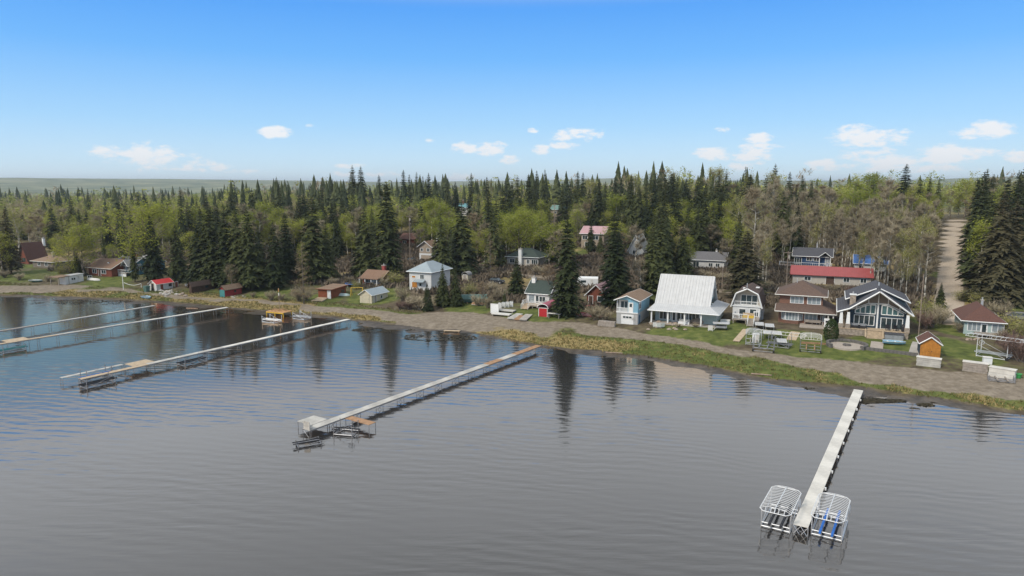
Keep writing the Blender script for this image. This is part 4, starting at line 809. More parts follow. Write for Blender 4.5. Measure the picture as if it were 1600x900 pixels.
    house('white_bungalow', 'white bungalow with grey shingle roof behind the metal roofed house', Frame(1078, 1131, 422, depth=9), 2.9, 'gx', 2.0, 'sid_white', 'sh_grey', .5, 'white', [Wn('F', -4.2, .6, 1.8, 1.6), Wn('F', .5, .9, 1.2, 1.0), Wn('F', 2.6, .9, 1.2, 1.0), Wn('R', 3, .9, 1.2, 1.1)], chim=(2, 5, 4, 5.5, 'white', .5), keep=(1088, 400, 1134, 420))
    t = house('red_roof_bungalow', 'long low white bungalow with red metal roof behind the brick house', Frame(1238, 1360, 448, depth=8, yaw=SHORE_YAW+.03), 2.5, 'gx', 1.7, 'sid_beige', 'mt_red', .6, 'mt_red', [Wn('F', -6.5, .9, 1.6, .9), Wn('F', 3, .9, 1.4, 1.0), Wn('F', 7, .9, 1.4, 1.0)], [('F', -1.2, {'m': 'wood_dark', 'ww': 2.0, 'fm': 'white'})], chim=(-1, 5, 3.5, 5.2, 'alu', .5), keep=(1234, 422, 1325, 440))
    f = Frame(1240, 1297, 423, depth=8); t = house('navy_deck_house', 'navy blue house with grey roof and long white railed deck', f, 4.2, 'gx', 2.0, 'sid_deepblue', 'sh_slate', .6, 'white', [Wn('F', -1.6, 2.7, 1.5, 1.0), Wn('F', .4, 2.7, 1.5, 1.0), Wn('F', 3.6, 1.6, 1.4, 2.0, fm='white', gm='glass_pale'), Wn('F', -5, 1.7, 2.0, 1.8, nx=3)], chim=(1, 5.5, 5, 7.4, 'alu', .35), keep=(1212, 394, 1300, 422))
    w = f.w; roof_gy(t, w/2-3.2, w/2, -1.2, 4, 4.1, 1.3, 'sh_slate', .3, name='front_gable'); deck(t, -w/2-4, w/2+.3, -3.0, -.02, 1.3, 'timber', skirt='wood_redbrown'); railing(t, [(-w/2-4,-.1), (-w/2-4,-2.95), (w/2+.3,-2.95), (w/2+.3,-.1)], 1.3, 1.0, step=.5)
    for x in (w/2-3.1, w/2-.1): MB().box(x-.1,-1.2,1.3,x+.1,-1.0,4.1).build('porch_post', 'white', t)
    house('blue_roof_cabin', 'white cabin with blue metal roof glimpsed through the bare aspens', Frame(1335, 1384, 428, depth=8), 2.8, 'gx', 2.0, 'sid_white', 'mt_blue', .5, 'white', [Wn('F', -3, .9, 1.4, 1.1), Wn('F', 1, .9, 1.4, 1.1)])
    f = Frame(1437.5, 1467.5, 561, depth=4.6); t = house('orange_shed', 'shed with bright orange double doors and maroon roof near the track', f, 2.35, 'gy', 1.0, 'sid_navy', 'sh_maroon', .3, 'white', cat='shed', keep=(1432, 520, 1473, 562))
    MB().prism([(-f.w/2+.12,0), (f.w/2-.12,0), (f.w/2-.12,2.3), (0,3.2), (-f.w/2+.12,2.3)], -.05, -.004).build('front_wall', 'wood_orange', t)
    for x in (-1.45, .03): 
        q = MB().box(x,-.1,.05,x+1.42,-.052,2.1).build('door', 'wood_orange', t); MB().box(x+(1.2 if x < 0 else .12),-.13,.95,x+(1.3 if x < 0 else .22),-.102,1.1).build('handle', 'black', q)
    f = Frame(1505, 1565, 526, depth=11); t = house('hip_cottage', 'small white cottage with maroon hip roof at the right', f, 2.5, 'hip', 2.6, 'sid_palegreen', 'sh_maroon', .6, 'white', [Wn('F', -f.w/2+.6, .7, 2.1, 1.4, nx=3, gm='glass_pale'), Wn('F', 1.4, .7, 1.8, 1.4, gm='glass_pale')], [('F', -.3, {'pane': 'full'})], chim=(.5, 6, 3.5, 5.6, 'alu', .4), keep=(1498, 478, 1570, 530))
    deck(t, -1.4, f.w/2, -2.2, -.02, .5, 'timber_grey')
    house('pink_roof_house', 'two storey white and red house with pale pink roof on the slope', Frame(908, 943, 388, depth=9), 5.6, 'gx', 2.4, 'sid_tan', 'mt_pink', .6, 'white', [Wn('F', -4, 3.2, 2, 1.4), Wn('F', 0, 3.2, 2.4, 1.4), Wn('F', -3, .6, 3, 1.5, nx=3)], keep=(902, 346, 946, 376))
    house('white_steep_roof', 'white steep metal roof rising between the middle spruces', Frame(982, 1004, 402, depth=9), 2.5, 'gy', 5.0, 'sid_white', 'mt_white', .5, 'white', [Wn('F', -1, 1, 1.6, 1.2)], keep=(980, 371, 1006, 396))
    house('red_cabin', 'reddish cabin deep in the wood above the tan garage house', Frame(624, 648, 384, depth=8), 2.8, 'gx', 2.0, 'wood_redbrown', 'sh_maroon', .5, None, [Wn('F', -2, .8, 1.6, 1.1)], keep=(624, 364, 648, 378))
    house('teal_roof_house', 'far house with teal metal roof and white gables on the skyline', Frame(709, 734, 337, depth=9), 5.0, 'gx', 2.2, 'sid_white', 'mt_teal', .5, 'white', [Wn('F', -3, 2.8, 1.6, 1.4), Wn('F', 1.4, 2.8, 1.6, 1.4)], chim=(-1, 4, 5.5, 9.2, 'brick', .8), keep=(706, 308, 736, 328))
    house('green_metal_house', 'far house with pale green metal roof among bright leafing trees', Frame(860, 886, 338, depth=9), 3.6, 'gx', 2.2, 'sid_tan', 'mt_green', .5, 'white', [Wn('F', -3, 1.4, 1.6, 1.2)], keep=(858, 318, 888, 332))
    house('grey_house', 'grey two storey house at the right edge behind the tall spruces', Frame(1582, 1640, 414, depth=9), 5.4, 'shed', .8, 'sid_taupe', 'sh_grey', .6, 'white', [Wn('F', -7, 3.2, 2.4, 1.4, nx=3), Wn('F', -7, .7, 2.4, 1.4, nx=3)], keep=(1582, 365, 1600, 412))
generic()
# ------------------------------------------------------------------ docks and boat lifts
def dock(name, label, near, far, width, L, z, segs, legmat='steel', leg_h=None, brace=True, post_up=.0, cap=None):
    """sections laid end to end on leg frames; segs: list of (fraction from the near end, material)"""
    A = P(*near, z); B = P(*far, z); d = B-A; ln = np.hypot(d[0], d[1]); n = max(2, round(ln/L)); st = ln/n; rz = math.atan2(d[1], d[0])-math.pi/2
    t = thing(name, label, 'dock', (A[0], A[1], 0), rz); a = width/2
    ms = {}
    for i in range(n):
        m = [q for f, q in segs if f <= (i+.5)/n][-1]
        if m not in ms:
            b = MB().box(-a, .015, z-.05, a, st-.015, z); ms[m] = b.mesh('deck_section', m); 
        o = link('deck_section', ms[m], t, (random.uniform(-.015, .015), i*st, random.uniform(-.012, .012)))
    f = MB().box(-a+.02, 0, z-.2, -a+.07, ln, z-.055).box(a-.07, 0, z-.2, a-.02, ln, z-.055); f.build('side_rail', legmat, t)
    lm = MB(); [lm.tube((x, .06, -1.3), (x, .06, z-.03+post_up), .04, n=6) for x in (-a-.02, a+.02)]
    if brace: lm.tube((-a, .06, z-.1), (a, .06, -.25), .025, n=4).tube((a, .06, z-.1), (-a, .06, -.25), .025, n=4); 
    lm.tube((-a, .06, -.1), (a, .06, -.1), .03, n=4)
    lm = lm.mesh('leg_frame', legmat)
    for i in range(n+1): link('leg_frame', lm, t, (0, min(ln-.15, i*st), 0))
    if cap:
        cm = MB().tube((a+.1, 0, z-.28), (a+.1, 0, z-.02), .1, .1, 8).mesh('post_cap', cap)
        for i in range(1, n): link('post_cap', cm, t, (0, i*st, 0))
    return t, A, B, rz
def dock_side(t, y, x, w, l, z, m, name='platform'):
    p = t; o = MB().box(x, y, z-.06, x+w, y+l, z).build(name, m, t); b = MB()
    for xx in (x+.05, x+w-.05):
        for yy in (y+.05, y+l-.05): b.tube((xx,yy,-1.3), (xx,yy,z-.06), .04)
    b.build('platform_leg_frame', 'steel', t); return o
def lift(label, x, y, rz, w=2.6, l=3.6, post=2.0, z=0., canopy=None, bunks='black', frame='alu', group=None, base=.1, bw=.09, bz=.55, wheels=False, name='boat_lift', wheel=True):
    t = thing(name, label, 'boat lift', (x, y, z), rz, group); a, c = w/2, l/2
    pm = MB().tube((0,0,-.02 if z > .2 else -1.2), (0,0,post), .055, n=6).mesh('post', frame)
    for sx in (-1, 1):
        for sy in (-1, 1): link('post', pm, t, (sx*a, sy*c, 0))
    b = MB()
    for sy in (-1, 1): b.tube((-a, sy*c, base), (a, sy*c, base), .06, n=4); b.tube((-a, sy*c, bz-.1), (a, sy*c, bz-.1), .05, n=4)
    for sx in (-1, 1): b.tube((sx*a, -c, base), (sx*a, c, base), .06, n=4); b.tube((sx*a, -c, base), (sx*a, c, post*.9), .025, n=4)
    b.build('base_frame', frame, t)
    bm = MB().box(-bw, -c-.5, bz-.06, bw, c+.5, bz-.06+2*bw).mesh('bunk', bunks)
    for sx in (-1, 1): link('bunk', bm, t, (sx*w*.2, 0, 0))
    if wheel:
        wm = MB(); 
        for k in range(10): wm.tube((a+.12, c+.38*math.cos(k*.628), post*.8+.38*math.sin(k*.628)), (a+.12, c+.38*math.cos((k+1)*.628), post*.8+.38*math.sin((k+1)*.628)), .025, n=4)
        for k in range(5): wm.tube((a+.12, c, post*.8), (a+.12, c+.38*math.cos(k*1.257), post*.8+.38*math.sin(k*1.257)), .018, n=4)
        wm.build('winch_wheel', frame, t)
    if wheels:
        for sx in (-1, 1): MB().tube((sx*a-.1, -c, .22), (sx*a+.1, -c, .22), .24, n=10).build('wheel', 'rubber', t)
    if canopy:
        cw, cl, cz, m, nb = canopy; zb = lambda u: .3*(1-abs(u)**3.2)
        pr = [(-cw*.5, -cl/2+.5), (-cw*.5+.35, -cl/2), (cw*.5-.35, -cl/2), (cw*.5, -cl/2+.5), (cw*.5, cl/2-.5), (cw*.5-.35, cl/2), (-cw*.5+.35, cl/2), (-cw*.5, cl/2-.5)]
        f = MB(); f.path([(p[0], p[1], cz) for p in pr+pr[:1]], .042, 5); co = f.build('canopy_frame', m, t)
        us = [-1+2*i/8 for i in range(9)]; bm = MB().path([(u*cw/2, 0, cz+zb(u)) for u in us], .024, 4).mesh('bow', m)
        for i in range(nb): link('bow', bm, co, (0, -cl/2+.45+(cl-.9)*i/(nb-1), 0))
        MB().path([(0, -cl/2, cz), (0, -cl/2+.45, cz+.3), (0, cl/2-.45, cz+.3), (0, cl/2, cz)], .04, 4).build('ridge_bar', m, co)
        eb = MB()
        for u in (-.6, -.25, .25, .6): eb.path([(u*cw/2, -cl/2, cz), (u*cw/2, -cl/2+.45, cz+zb(u))], .028, 4)
        eb.build('end_bars', m, co); s = MB()
        for sx in (-1, 1):
            for sy in (-1, 1): s.tube((sx*a, sy*c, post-.4), (sx*cw*.49, sy*c, cz+.02), .04, n=5)
        s.build('canopy_posts', frame, t)
    return t
def docks():
    t, A, B, rz = dock('dock', 'long white panelled dock with two canopy frame boat lifts, nearest the camera', (1251, 821.5), (1341.5, 609), 1.22, 4.88, .8, [(0, 'dock_white')], 'steel', cap='white')
    u = np.array([-math.sin(rz), math.cos(rz)]); p = np.array([math.cos(rz), math.sin(rz)])
    b = MB(); [b.tube((x, -.02, .75), (x2, -.02, -.1), .03, n=5) for x, x2 in ((-.6, 0), (.6, 0), (-.6, -.6), (.6, .6), (0, .6), (0, -.6))]; b.build('end_truss', 'alu', t)
    c = A[:2]-p*2.0+u*1.7; lift('white canopy frame boat lift with dark bunks left of the nearest dock', c[0], c[1], rz, 2.4, 4.0, 1.5, 0, (2.6, 5.9, 1.95, 'white_tube', 15), 'black', group='boat lifts beside the nearest dock')
    c = A[:2]+p*2.02+u*2.6; lift('white canopy frame boat lift with blue bunks right of the nearest dock', c[0], c[1], rz, 2.4, 4.2, 1.5, 0, (2.6, 5.6, 1.95, 'white_tube', 15), 'blue_paint', group='boat lifts beside the nearest dock')
    t, A, B, rz = dock('dock', 'long grey dock in the middle with reddish timber shore end', (478, 671), (842, 539.5), 1.25, 4.0, .95, [(0, 'dock_grey'), (.72, 'timber'), (.78, 'dock_grey'), (.85, 'timber')], 'steel')
    u = np.array([-math.sin(rz), math.cos(rz)]); p = np.array([math.cos(rz), math.sin(rz)])
    dock_side(t, 1.4, -3.3, 2.6, 2.6, .95, 'dock_grey'); dock_side(t, 5.6, .7, 4.2, 1.2, .85, 'timber', 'side_plank')
    b = MB().box(-.55, .1, .95, .55, .16, 1.9).box(-.55, .1, 1.3, .55, .6, 1.36); b.build('end_seat', 'dock_grey', t)
    c = A[:2]+p*2.1-u*1.4; lift('low dark boat lift at the end of the middle dock', c[0], c[1], rz-.5, 1.5, 2.6, .5, 0, bunks='black', frame='steel', bw=.05, bz=.4, wheel=False)
    c = A[:2]+p*3.0+u*3.6; lift('dark boat lift under the timber side plank of the middle dock', c[0], c[1], rz-1.2, 1.8, 2.4, 1.5, 0, bunks='black', frame='steel', bw=.06, bz=.5)
    t, A, B, rz = dock('dock', 'long pale dock with wide tan platform and lifts, left of the middle dock', (125, 592), (545, 498.5), 1.1, 3.6, 1.05, [(0, 'tan_wood'), (.12, 'tan_wood'), (.2, 'dock_grey'), (.42, 'dock_white')], 'steel')
    u = np.array([-math.sin(rz), math.cos(rz)]); p = np.array([math.cos(rz), math.sin(rz)])
    dock_side(t, 8.5, -3.2, 2.6, 3.6, 1.05, 'tan_wood'); dock_side(t, -1.0, -4.0, .8, 9.4, .95, 'dock_grey', 'finger_walk')
    c = A[:2]-p*2.0+u*3.4; lift('blue bunked boat lift between the walks of the left dock', c[0], c[1], rz, 1.9, 3.8, 1.8, 0, bunks='blue_paint', frame='steel')
    c = A[:2]+p*1.9+u*1.6; lift('grey boat lift at the outer end of the left dock', c[0], c[1], rz, 1.9, 4.2, 1.4, 0, bunks='black', frame='steel', wheel=False)
    c = A[:2]+p*2.2+u*17.; lift('dark boat lift halfway along the left dock', c[0], c[1], rz, 2.2, 4.0, 1.3, 0, bunks='black', frame='steel', wheel=False)
    t, A, B, rz = dock('dock', 'narrow pale dock on thin legs with tan platform at the left edge', (-40, 543.5), (355, 480), .95, 3.4, 1.35, [(0, 'tan_wood'), (.3, 'dock_grey'), (.6, 'dock_white')], 'steel', brace=False); dock_side(t, 5.2, -3.0, 2.5, 3.6, 1.35, 'tan_wood'); u = np.array([-math.sin(rz), math.cos(rz)]); p = np.array([math.cos(rz), math.sin(rz)])
    c = A[:2]+p*2.2+u*5.; lift('green and dark boat lift at the left picture edge', c[0], c[1], rz, 2.0, 3.6, 1.3, 0, bunks='teal', frame='steel', wheel=False)
    dock('dock', 'farthest narrow grey dock on thin legs at the left', (-40, 523.5), (241, 477), .9, 3.4, 1.25, [(0, 'timber_grey'), (.35, 'dock_grey')], 'steel', brace=False)
    # timber platform standing in the water with a tall pole, and two small lifts
    c = P(436, 493, 0); t = thing('water_platform', 'weathered yellow timber platform standing in the water near shore', 'platform', (c[0], c[1], 0), SHORE_YAW)
    for i in range(6): MB().box(-2.6+i*.88, -1.4, 1.0, -1.78+i*.88, 1.6, 1.08).build('board', 'timber_new', t)
    for x in (-2.5, 0, 2.5):
        for y in (-1.3, 1.5): MB().tube((x,y,-1), (x,y,1.0), .1).build('post', 'yellow_paint', t)
    MB().box(-2.6,-1.4,.75,2.6,-1.3,.98).box(-2.6,1.5,.75,2.6,1.6,.98).build('beam', 'yellow_paint', t)
    b = MB()
    for k in range(26): q = (random.uniform(-1.4,2.2), random.uniform(-.8,1.2)); b.tube((q[0],q[1],1.09+random.random()*.3), (q[0]+random.uniform(-1,1), q[1]+random.uniform(-1,1), 1.15+random.random()*.6), .05, n=4)
    b.build('stacked_timber', 'timber', t)
    c = P(437, 487, .3); t = thing('marker_pole', 'tall slim pole with orange and white marker by the timber platform', 'pole', (c[0], c[1], -.2), 0); MB().tube((0,0,-.5), (0,0,6.2), .06).build('shaft', 'pole_wood', t); MB().tube((0,0,5.3), (0,0,6.1), .11).build('band', 'timber_new', t); MB().tube((0,0,4.4), (0,0,5.0), .11).build('band', 'white', t)
    c = P(425, 503, 0); lift('white low boat lift frame before the timber platform', c[0], c[1], SHORE_YAW+1.57, 2.4, 3.4, 1.5, 0, bunks='white', frame='white_tube', wheel=False)
    c = P(472, 498, 0); lift('white and grey boat lift right of the timber platform', c[0], c[1], SHORE_YAW+1.57, 2.4, 3.2, 1.6, 0, bunks='alu', frame='alu')
docks()

# ------------------------------------------------------------------ things on the shore and in the yards
def at(px, py): return G(px, py)
def rock_meshes():
    out = []
    for k in range(5):
        r = random.Random(k); b = MB(); n = 7; rings = [(.0,.75), (.35,1.), (.75,.7), (1.,.25)]; vs_ = []
        for z, rr in rings: vs_.append([(rr*math.cos(6.283*i/n)*r.uniform(.75,1.2), rr*math.sin(6.283*i/n)*r.uniform(.75,1.2), z*r.uniform(.85,1.1)-.15) for i in range(n)])
        for a, c in zip(vs_[:-1], vs_[1:]):
            for i in range(n): j = (i+1) % n; b.poly([a[i], a[j], c[j], c[i]])
        b.poly(vs_[-1]); out.append(b)
    return out
RB = rock_meshes(); ROCK = [[b.mesh('rock', m) for b in RB] for m in ('rock', 'stone', 'concrete')]
def rock(px, py, size, label, group, mi=0, flat=.7, cat='rock'):
    c = at(px, py); o = link('rock', random.choice(ROCK[mi]), None, (c[0], c[1], c[2]), random.random()*6.28, (size, size*random.uniform(.7,1.1), size*flat)); tag(o, label, cat, group)
def rocks():
    for k in range(26): rock(random.uniform(1012, 1078), random.uniform(503, 516), random.uniform(.3, .75), 'tan boulder of the rock garden before the white metal roofed house', 'boulders of the rock garden', random.choice((0,0,1)))
    rock(1090, 505, 1.7, 'large pointed tan boulder beside the rock garden', None, 0, .9)
    for k in range(34): rock(random.gauss(262, 7), random.gauss(458.5, 2.2), random.uniform(.3, .8), 'broken concrete lump of the rubble pile below the red roofed shed', 'rubble pile lumps', random.choice((1,2,2)))
    for x, y, s in ((283, 461, .9), (290, 463, .8), (286, 459, .6)): rock(x, y, s, 'pale boulder between the rubble pile and the dark cabin', 'boulders by the dark cabin', 0)
    for k in range(14): rock(random.uniform(362, 384), random.uniform(463, 466), random.uniform(.2, .4), 'small pale stone in the grass before the red shed', 'stones before the red shed', 2)
    for k in range(16): rock(random.uniform(876, 930), random.uniform(488, 496), random.uniform(.25, .5), 'stone of the low row right of the red boathouse', 'stones right of the red boathouse', random.choice((0,1)))
    for k in range(12): rock(random.uniform(1510, 1530), random.uniform(529, 533), random.uniform(.2, .4), 'small tan stone in the bed before the hip roofed cottage', 'stones before the hip roofed cottage', 0)
rocks()
def simple(name, label, cat, px, py, rz, parts, group=None, scale=1., zoff=0.):
    c = at(px, py); t = thing(name, label, cat, (c[0], c[1], c[2]+zoff), rz, group); t.scale = (scale,)*3
    for nm, m, fn in parts: b = MB(); fn(b); b.build(nm, m, t)
    return t
def stack(label, px, py, rz, w, l, n, m, th=.2, group=None, lean=0., cat='dock sections'):
    c = at(px, py); t = thing('stacked_dock_sections', label, cat, (c[0], c[1], c[2]), rz, group)
    for i in range(n): link('section', MB().box(-w/2, -l/2, 0, w/2, l/2, th-.03).mesh('section', m), t, (random.uniform(-.06,.06), random.uniform(-.06,.06), i*th+.02), random.uniform(-.02,.02))
    return t
def panel_wall(label, pxl, pxr, py, h, m, top, n=4):
    """dock sections stood on edge in a low wall, as boards"""
    a, c = at(pxl, py[0]), at(pxr, py[1]); l = np.hypot(*(c-a)[:2]); rz = math.atan2(c[1]-a[1], c[0]-a[0]); t = thing('stacked_dock_sections', label, 'dock sections', (a[0], a[1], min(a[2], c[2])), rz)
    for i in range(n): MB().box(random.uniform(0,.08), random.uniform(0,.05), h*i/n+.005, l-random.uniform(0,.08), 1.15, h*(i+1)/n-.025).build('section', m, t)
    MB().box(-.05, -.06, h, l+.05, 1.25, h+.1).build('top_board', top, t); return t
def car(label, px, py, rz, m, kind='car'):
    c = at(px, py); t = thing('parked_car', label, 'car', (c[0], c[1], c[2]), rz)
    b = MB(); pr = [(-2.2,.35), (2.2,.35), (2.25,.75), (2.0,.95), (1.1,1.0), (-1.9,1.05), (-2.2,.9)]; b.prism(pr, -.88, .88); b.build('body', m, t)
    g_ = MB(); q = [(-1.9,1.03), (1.05,1.0), (.35,1.5), (-1.4,1.55)]; g_.hexa([(-1.9,-.82,1.03), (1.05,-.82,1.0), (1.05,.82,1.0), (-1.9,.82,1.03)], [(-1.4,-.68,1.5), (.35,-.68,1.48), (.35,.68,1.48), (-1.4,.68,1.5)]); k = g_.build('cabin', 'glass', t)
    MB().box(-1.38,-.69,1.5,.33,.69,1.55).build('cabin_roof', m, t)
    wm = MB().tube((0,-.1,0), (0,.1,0), .34, n=12).mesh('wheel', 'rubber'); hm = MB().tube((0,-.105,0), (0,.105,0), .18, n=8).mesh('rim', 'alu')
    for x in (-1.35, 1.4):
        for y in (-.82, .82): link('rim', hm, link('wheel', wm, t, (x, y, .34)))
    for y in (-.6, .6): MB().box(2.18,y-.18,.66,2.26,y+.18,.8).build('headlight', 'white', t)
def hull(name, label, px, py, rz, m, L=4.2, inner='timber_grey', group=None, upside=False):
    c = at(px, py); t = thing(name, label, 'boat', (c[0], c[1], c[2]), rz, group); b = MB(); st = [(-.5,.75,0.1), (-.2,.85,0), (.15,.8,0), (.38,.5,.1), (.5,.04,.3)]; rr = []
    for f, w, k in st: rr.append([(f*L, -w, .62), (f*L, -w*.75, .22+k*.4), (f*L, 0, .04+k), (f*L, w*.75, .22+k*.4), (f*L, w, .62)])
    for a, d in zip(rr[:-1], rr[1:]):
        for i in range(4): b.poly([a[i], d[i], d[i+1], a[i+1]])
    b.poly(rr[0]); h_ = b.build('hull', m, t); b = MB()
    for f in (-.28, .05, .28): b.box(f*L-.14, -.7 if f < .2 else -.5, .42, f*L+.14, .7 if f < .2 else .5, .48)
    b.build('seats', inner, t)
    g_ = MB(); g_.path([r_[0] for r_ in rr]+[rr[-1][4]]+[r_[4] for r_ in reversed(rr)]+[rr[0][0]], .045, 4); g_.build('gunwale', 'alu', t)
    if upside: t.rotation_euler[0] = math.pi; t.location[2] += .64
    return t
def pole(px, py, pt, label, m='pole_wood', arms=1, r=.14, cat='pole', lean=0.):
    c = at(px, py); zt = top_z(px, pt, c[1]); t = thing('utility_pole', label, cat, (c[0], c[1], c[2]-.3), 0); h = zt-c[2]+.3; MB().tube((0,0,-.2), (lean*h,0,h), r, r*.7, 8).build('shaft', m, t)
    for i in range(arms): MB().box(-1.1,-.06,h-.5-i*.8,1.1,.06,h-.36-i*.8).build('crossarm', m, t)
    if arms: MB().tube((.25,-.2,h-1.9), (.25,-.2,h-1.1), .22, n=8).build('transformer', 'concrete', t)
    return t
def yards():
    yw = SHORE_YAW
    # lifts, frames and white panels stored before the gambrel and brick houses
    c = at(1193, 548); lift('grey wheeled boat lift frame standing at the track edge', c[0], c[1], yw, 3.4, 2.2, 2.5, c[2], bunks='steel', frame='steel', wheels=True, bz=.8)
    c = at(1218, 541); lift('boat lift with long pale open canopy frame before the brick house', c[0], c[1], yw+1.45, 2.6, 3.4, 2.0, c[2], (2.6, 8.6, 2.35, 'offwhite', 12), 'steel', 'steel', bz=.5)
    c = at(1177, 537); lift('aluminium boat lift with grey canopy frame by the tan ramp', c[0], c[1], yw+.1, 2.6, 3.2, 1.7, c[2], (2.7, 5.0, 2.1, 'alu', 9), 'timber_grey', 'alu', bz=.5)
    c = at(1266, 549); lift('boat lift with pale canopy frame before the brick house patio', c[0], c[1], yw+.02, 3.3, 2.6, 1.6, c[2], (3.4, 5.2, 2.5, 'offwhite', 9), 'timber', 'steel', wheels=True, bz=.6)
    c = at(1552, 558); lift('white boat lift with long canopy frame before the hip roofed cottage', c[0], c[1], yw+1.2, 3.0, 4.2, 2.3, c[2], (2.8, 8.0, 3.2, 'white_tube', 12), 'alu', 'white_tube', wheels=True, bz=.6)
    for i, (px, py, z) in enumerate(((1186, 513, .9), (1202, 515, .9), (1199, 528, 1.1), (1213, 529, 1.1), (1221, 540, .9))):
        c = at(px, py); t = thing('loose_dock', ['white dock panel nearest the gambrel house deck', 'white dock panel right of the one by the gambrel deck', 'white dock panel in the middle of the stored lifts', 'white dock panel right of the middle stored one', 'lowest white dock panel beside the grey lift frame'][i], 'dock panel', (c[0], c[1], c[2]), yw+.12, 'white dock panels stored before the houses')
        MB().box(-.85,-1.6,z-.1,.85,1.6,z).build('deck_sheet', 'mt_white', t); b = MB()
        for x in (-.75, .75):
            for y in (-1.4, 1.4): b.box(x-.05,y-.05,-.05,x+.05,y+.05,z-.1)
        b.build('trestle', 'steel', t)
    c = at(1167, 536); t = thing('storage_cabinet', 'white cabinet among the stored boat lifts', 'cabinet', (c[0]+1.6, c[1], c[2]), yw); MB().box(-.6,-.35,0,.6,.35,1.7).build('body', 'white', t); MB().box(-.57,-.38,.05,-.01,-.352,1.65).build('door', 'white', t); MB().box(.01,-.38,.05,.57,-.352,1.65).build('door', 'offwhite', t)
    c0, c1 = at(1150, 535), at(1166, 516); d = c1-c0; t = thing('timber_ramp', 'pale timber ramp leading up to the gambrel house deck', 'ramp', (c0[0], c0[1], c0[2]), math.atan2(d[1], d[0])-math.pi/2); l = np.hypot(d[0], d[1])
    for i in range(10): MB().hexa([(-.6,l*i/10,.1+.05*i), (.6,l*i/10,.1+.05*i), (.6,l*(i+1)/10-.03,.15+.05*i), (-.6,l*(i+1)/10-.03,.15+.05*i)], [(-.6,l*i/10,.18+.05*i), (.6,l*i/10,.18+.05*i), (.6,l*(i+1)/10-.03,.23+.05*i), (-.6,l*(i+1)/10-.03,.23+.05*i)]).build('plank', 'tan_wood', t)
    MB().box(-.5,0,-.1,-.4,l,.14).box(.4,0,-.1,.5,l,.14).build('bearer', 'timber_grey', t)
    simple('cart', 'pale topped wheeled cart on the grass left of the gambrel house', 'cart', 1126, 515, yw+.25, [('top', 'mt_white', lambda b: b.box(-1.5,-.9,1.15,1.5,.9,1.25)), ('lower_tray', 'tarp_grey', lambda b: b.box(-1.0,-1.3,.45,1.0,.6,.7)), ('frame', 'steel', lambda b: [b.tube((x,y,.3), (x,y,1.15), .05) for x in (-1,1) for y in (-.7,.7)]), ('wheel', 'rubber', lambda b: b.tube((-1.1,-.9,.25), (-.95,-.9,.25), .25, n=10)), ('wheel', 'rubber', lambda b: b.tube((.95,-.9,.25), (1.1,-.9,.25), .25, n=10)), ('side_board', 'offwhite', lambda b: b.box(-2.6,-1.9,.05,-1.7,-1.8,1.0).tube((-2.5,-1.85,-.1), (-2.5,-1.85,.3), .05).tube((-1.8,-1.85,-.1), (-1.1,-1.2,.5), .05))])
    simple('ice_box', 'small white box behind the cart on the grass', 'box', 1133, 506, yw, [('body', 'white', lambda b: b.box(-.9,-.5,0,.9,.5,.7)), ('lid', 'offwhite', lambda b: b.box(-.95,-.55,.7,.95,.55,.82))])
    panel_wall('pale stacked dock sections below the orange shed', 1431, 1469.5, (571, 577), 1.35, 'dock_grey', 'dock_white'); panel_wall('grey stacked dock sections with pale top near the right end of the track', 1503, 1543, (580, 587), 1.5, 'timber_grey', 'dock_white'); panel_wall('pale stacked dock sections with timber foot at the far right', 1543.5, 1585, (589, 596), 1.45, 'dock_white', 'dock_white', 2)
    c = at(1564, 597); lift('low rusty boat trailer frame on the track at the right', c[0], c[1], yw, 3.2, 1.2, .9, c[2], bunks='timber_grey', frame='steel', wheel=False, name='trailer_frame', bz=.4)
    simple('garden_tub', 'bright green tub by the bushes at the right end of the track', 'tub', 1590, 591, 0, [('body', 'plastic_green', lambda b: b.tube((0,0,0), (0,0,.6), .4, .5, 12)), ('rim', 'plastic_green', lambda b: b.tube((0,0,.6), (0,0,.66), .55, .55, 12))])
    simple('white_crate', 'white crate standing beside the boat lift near the hip roofed cottage', 'crate', 1542, 569, yw, [('body', 'white', lambda b: b.box(-.6,-.5,0,.6,.5,1.0)), ('lid', 'offwhite', lambda b: b.box(-.65,-.55,1.0,.65,.55,1.1))])
    # fire pit terrace and retaining wall
    c = at(1323, 541); t = thing('fire_pit_terrace', 'round paved fire pit terrace ringed by a low stone wall', 'fire pit', (c[0], c[1], c[2]+.05), yw); MB().tube((0,0,-.6), (0,0,.06), 2.9, n=32).build('paving', 'gravel_path', t)
    for k in range(22):
        a = R(-35)+R(250)*k/21; MB().hexa(*[[(q*math.cos(a+s*.098), q*math.sin(a+s*.098), z) for q, s in ((2.95,-1), (3.4,-1), (3.4,1), (2.95,1))] for z in (-.5, .55+random.uniform(-.03,.03))]).build('wall_stone', 'stone_dark', t)
    for k in range(10): a = k*.628; MB().hexa(*[[(q*math.cos(a+s*.29), q*math.sin(a+s*.29), z) for q, s in ((.45,-1), (.7,-1), (.7,1), (.45,1))] for z in (.06, .3)]).build('pit_stone', 'stone_dark', t)
    pts = [at(1344, 546), at(1365, 549), at(1400, 553), at(1434, 558)]; t = thing('retaining_wall', 'low dark stone retaining wall before the navy gable house lawn', 'wall', tuple(pts[0]), 0)
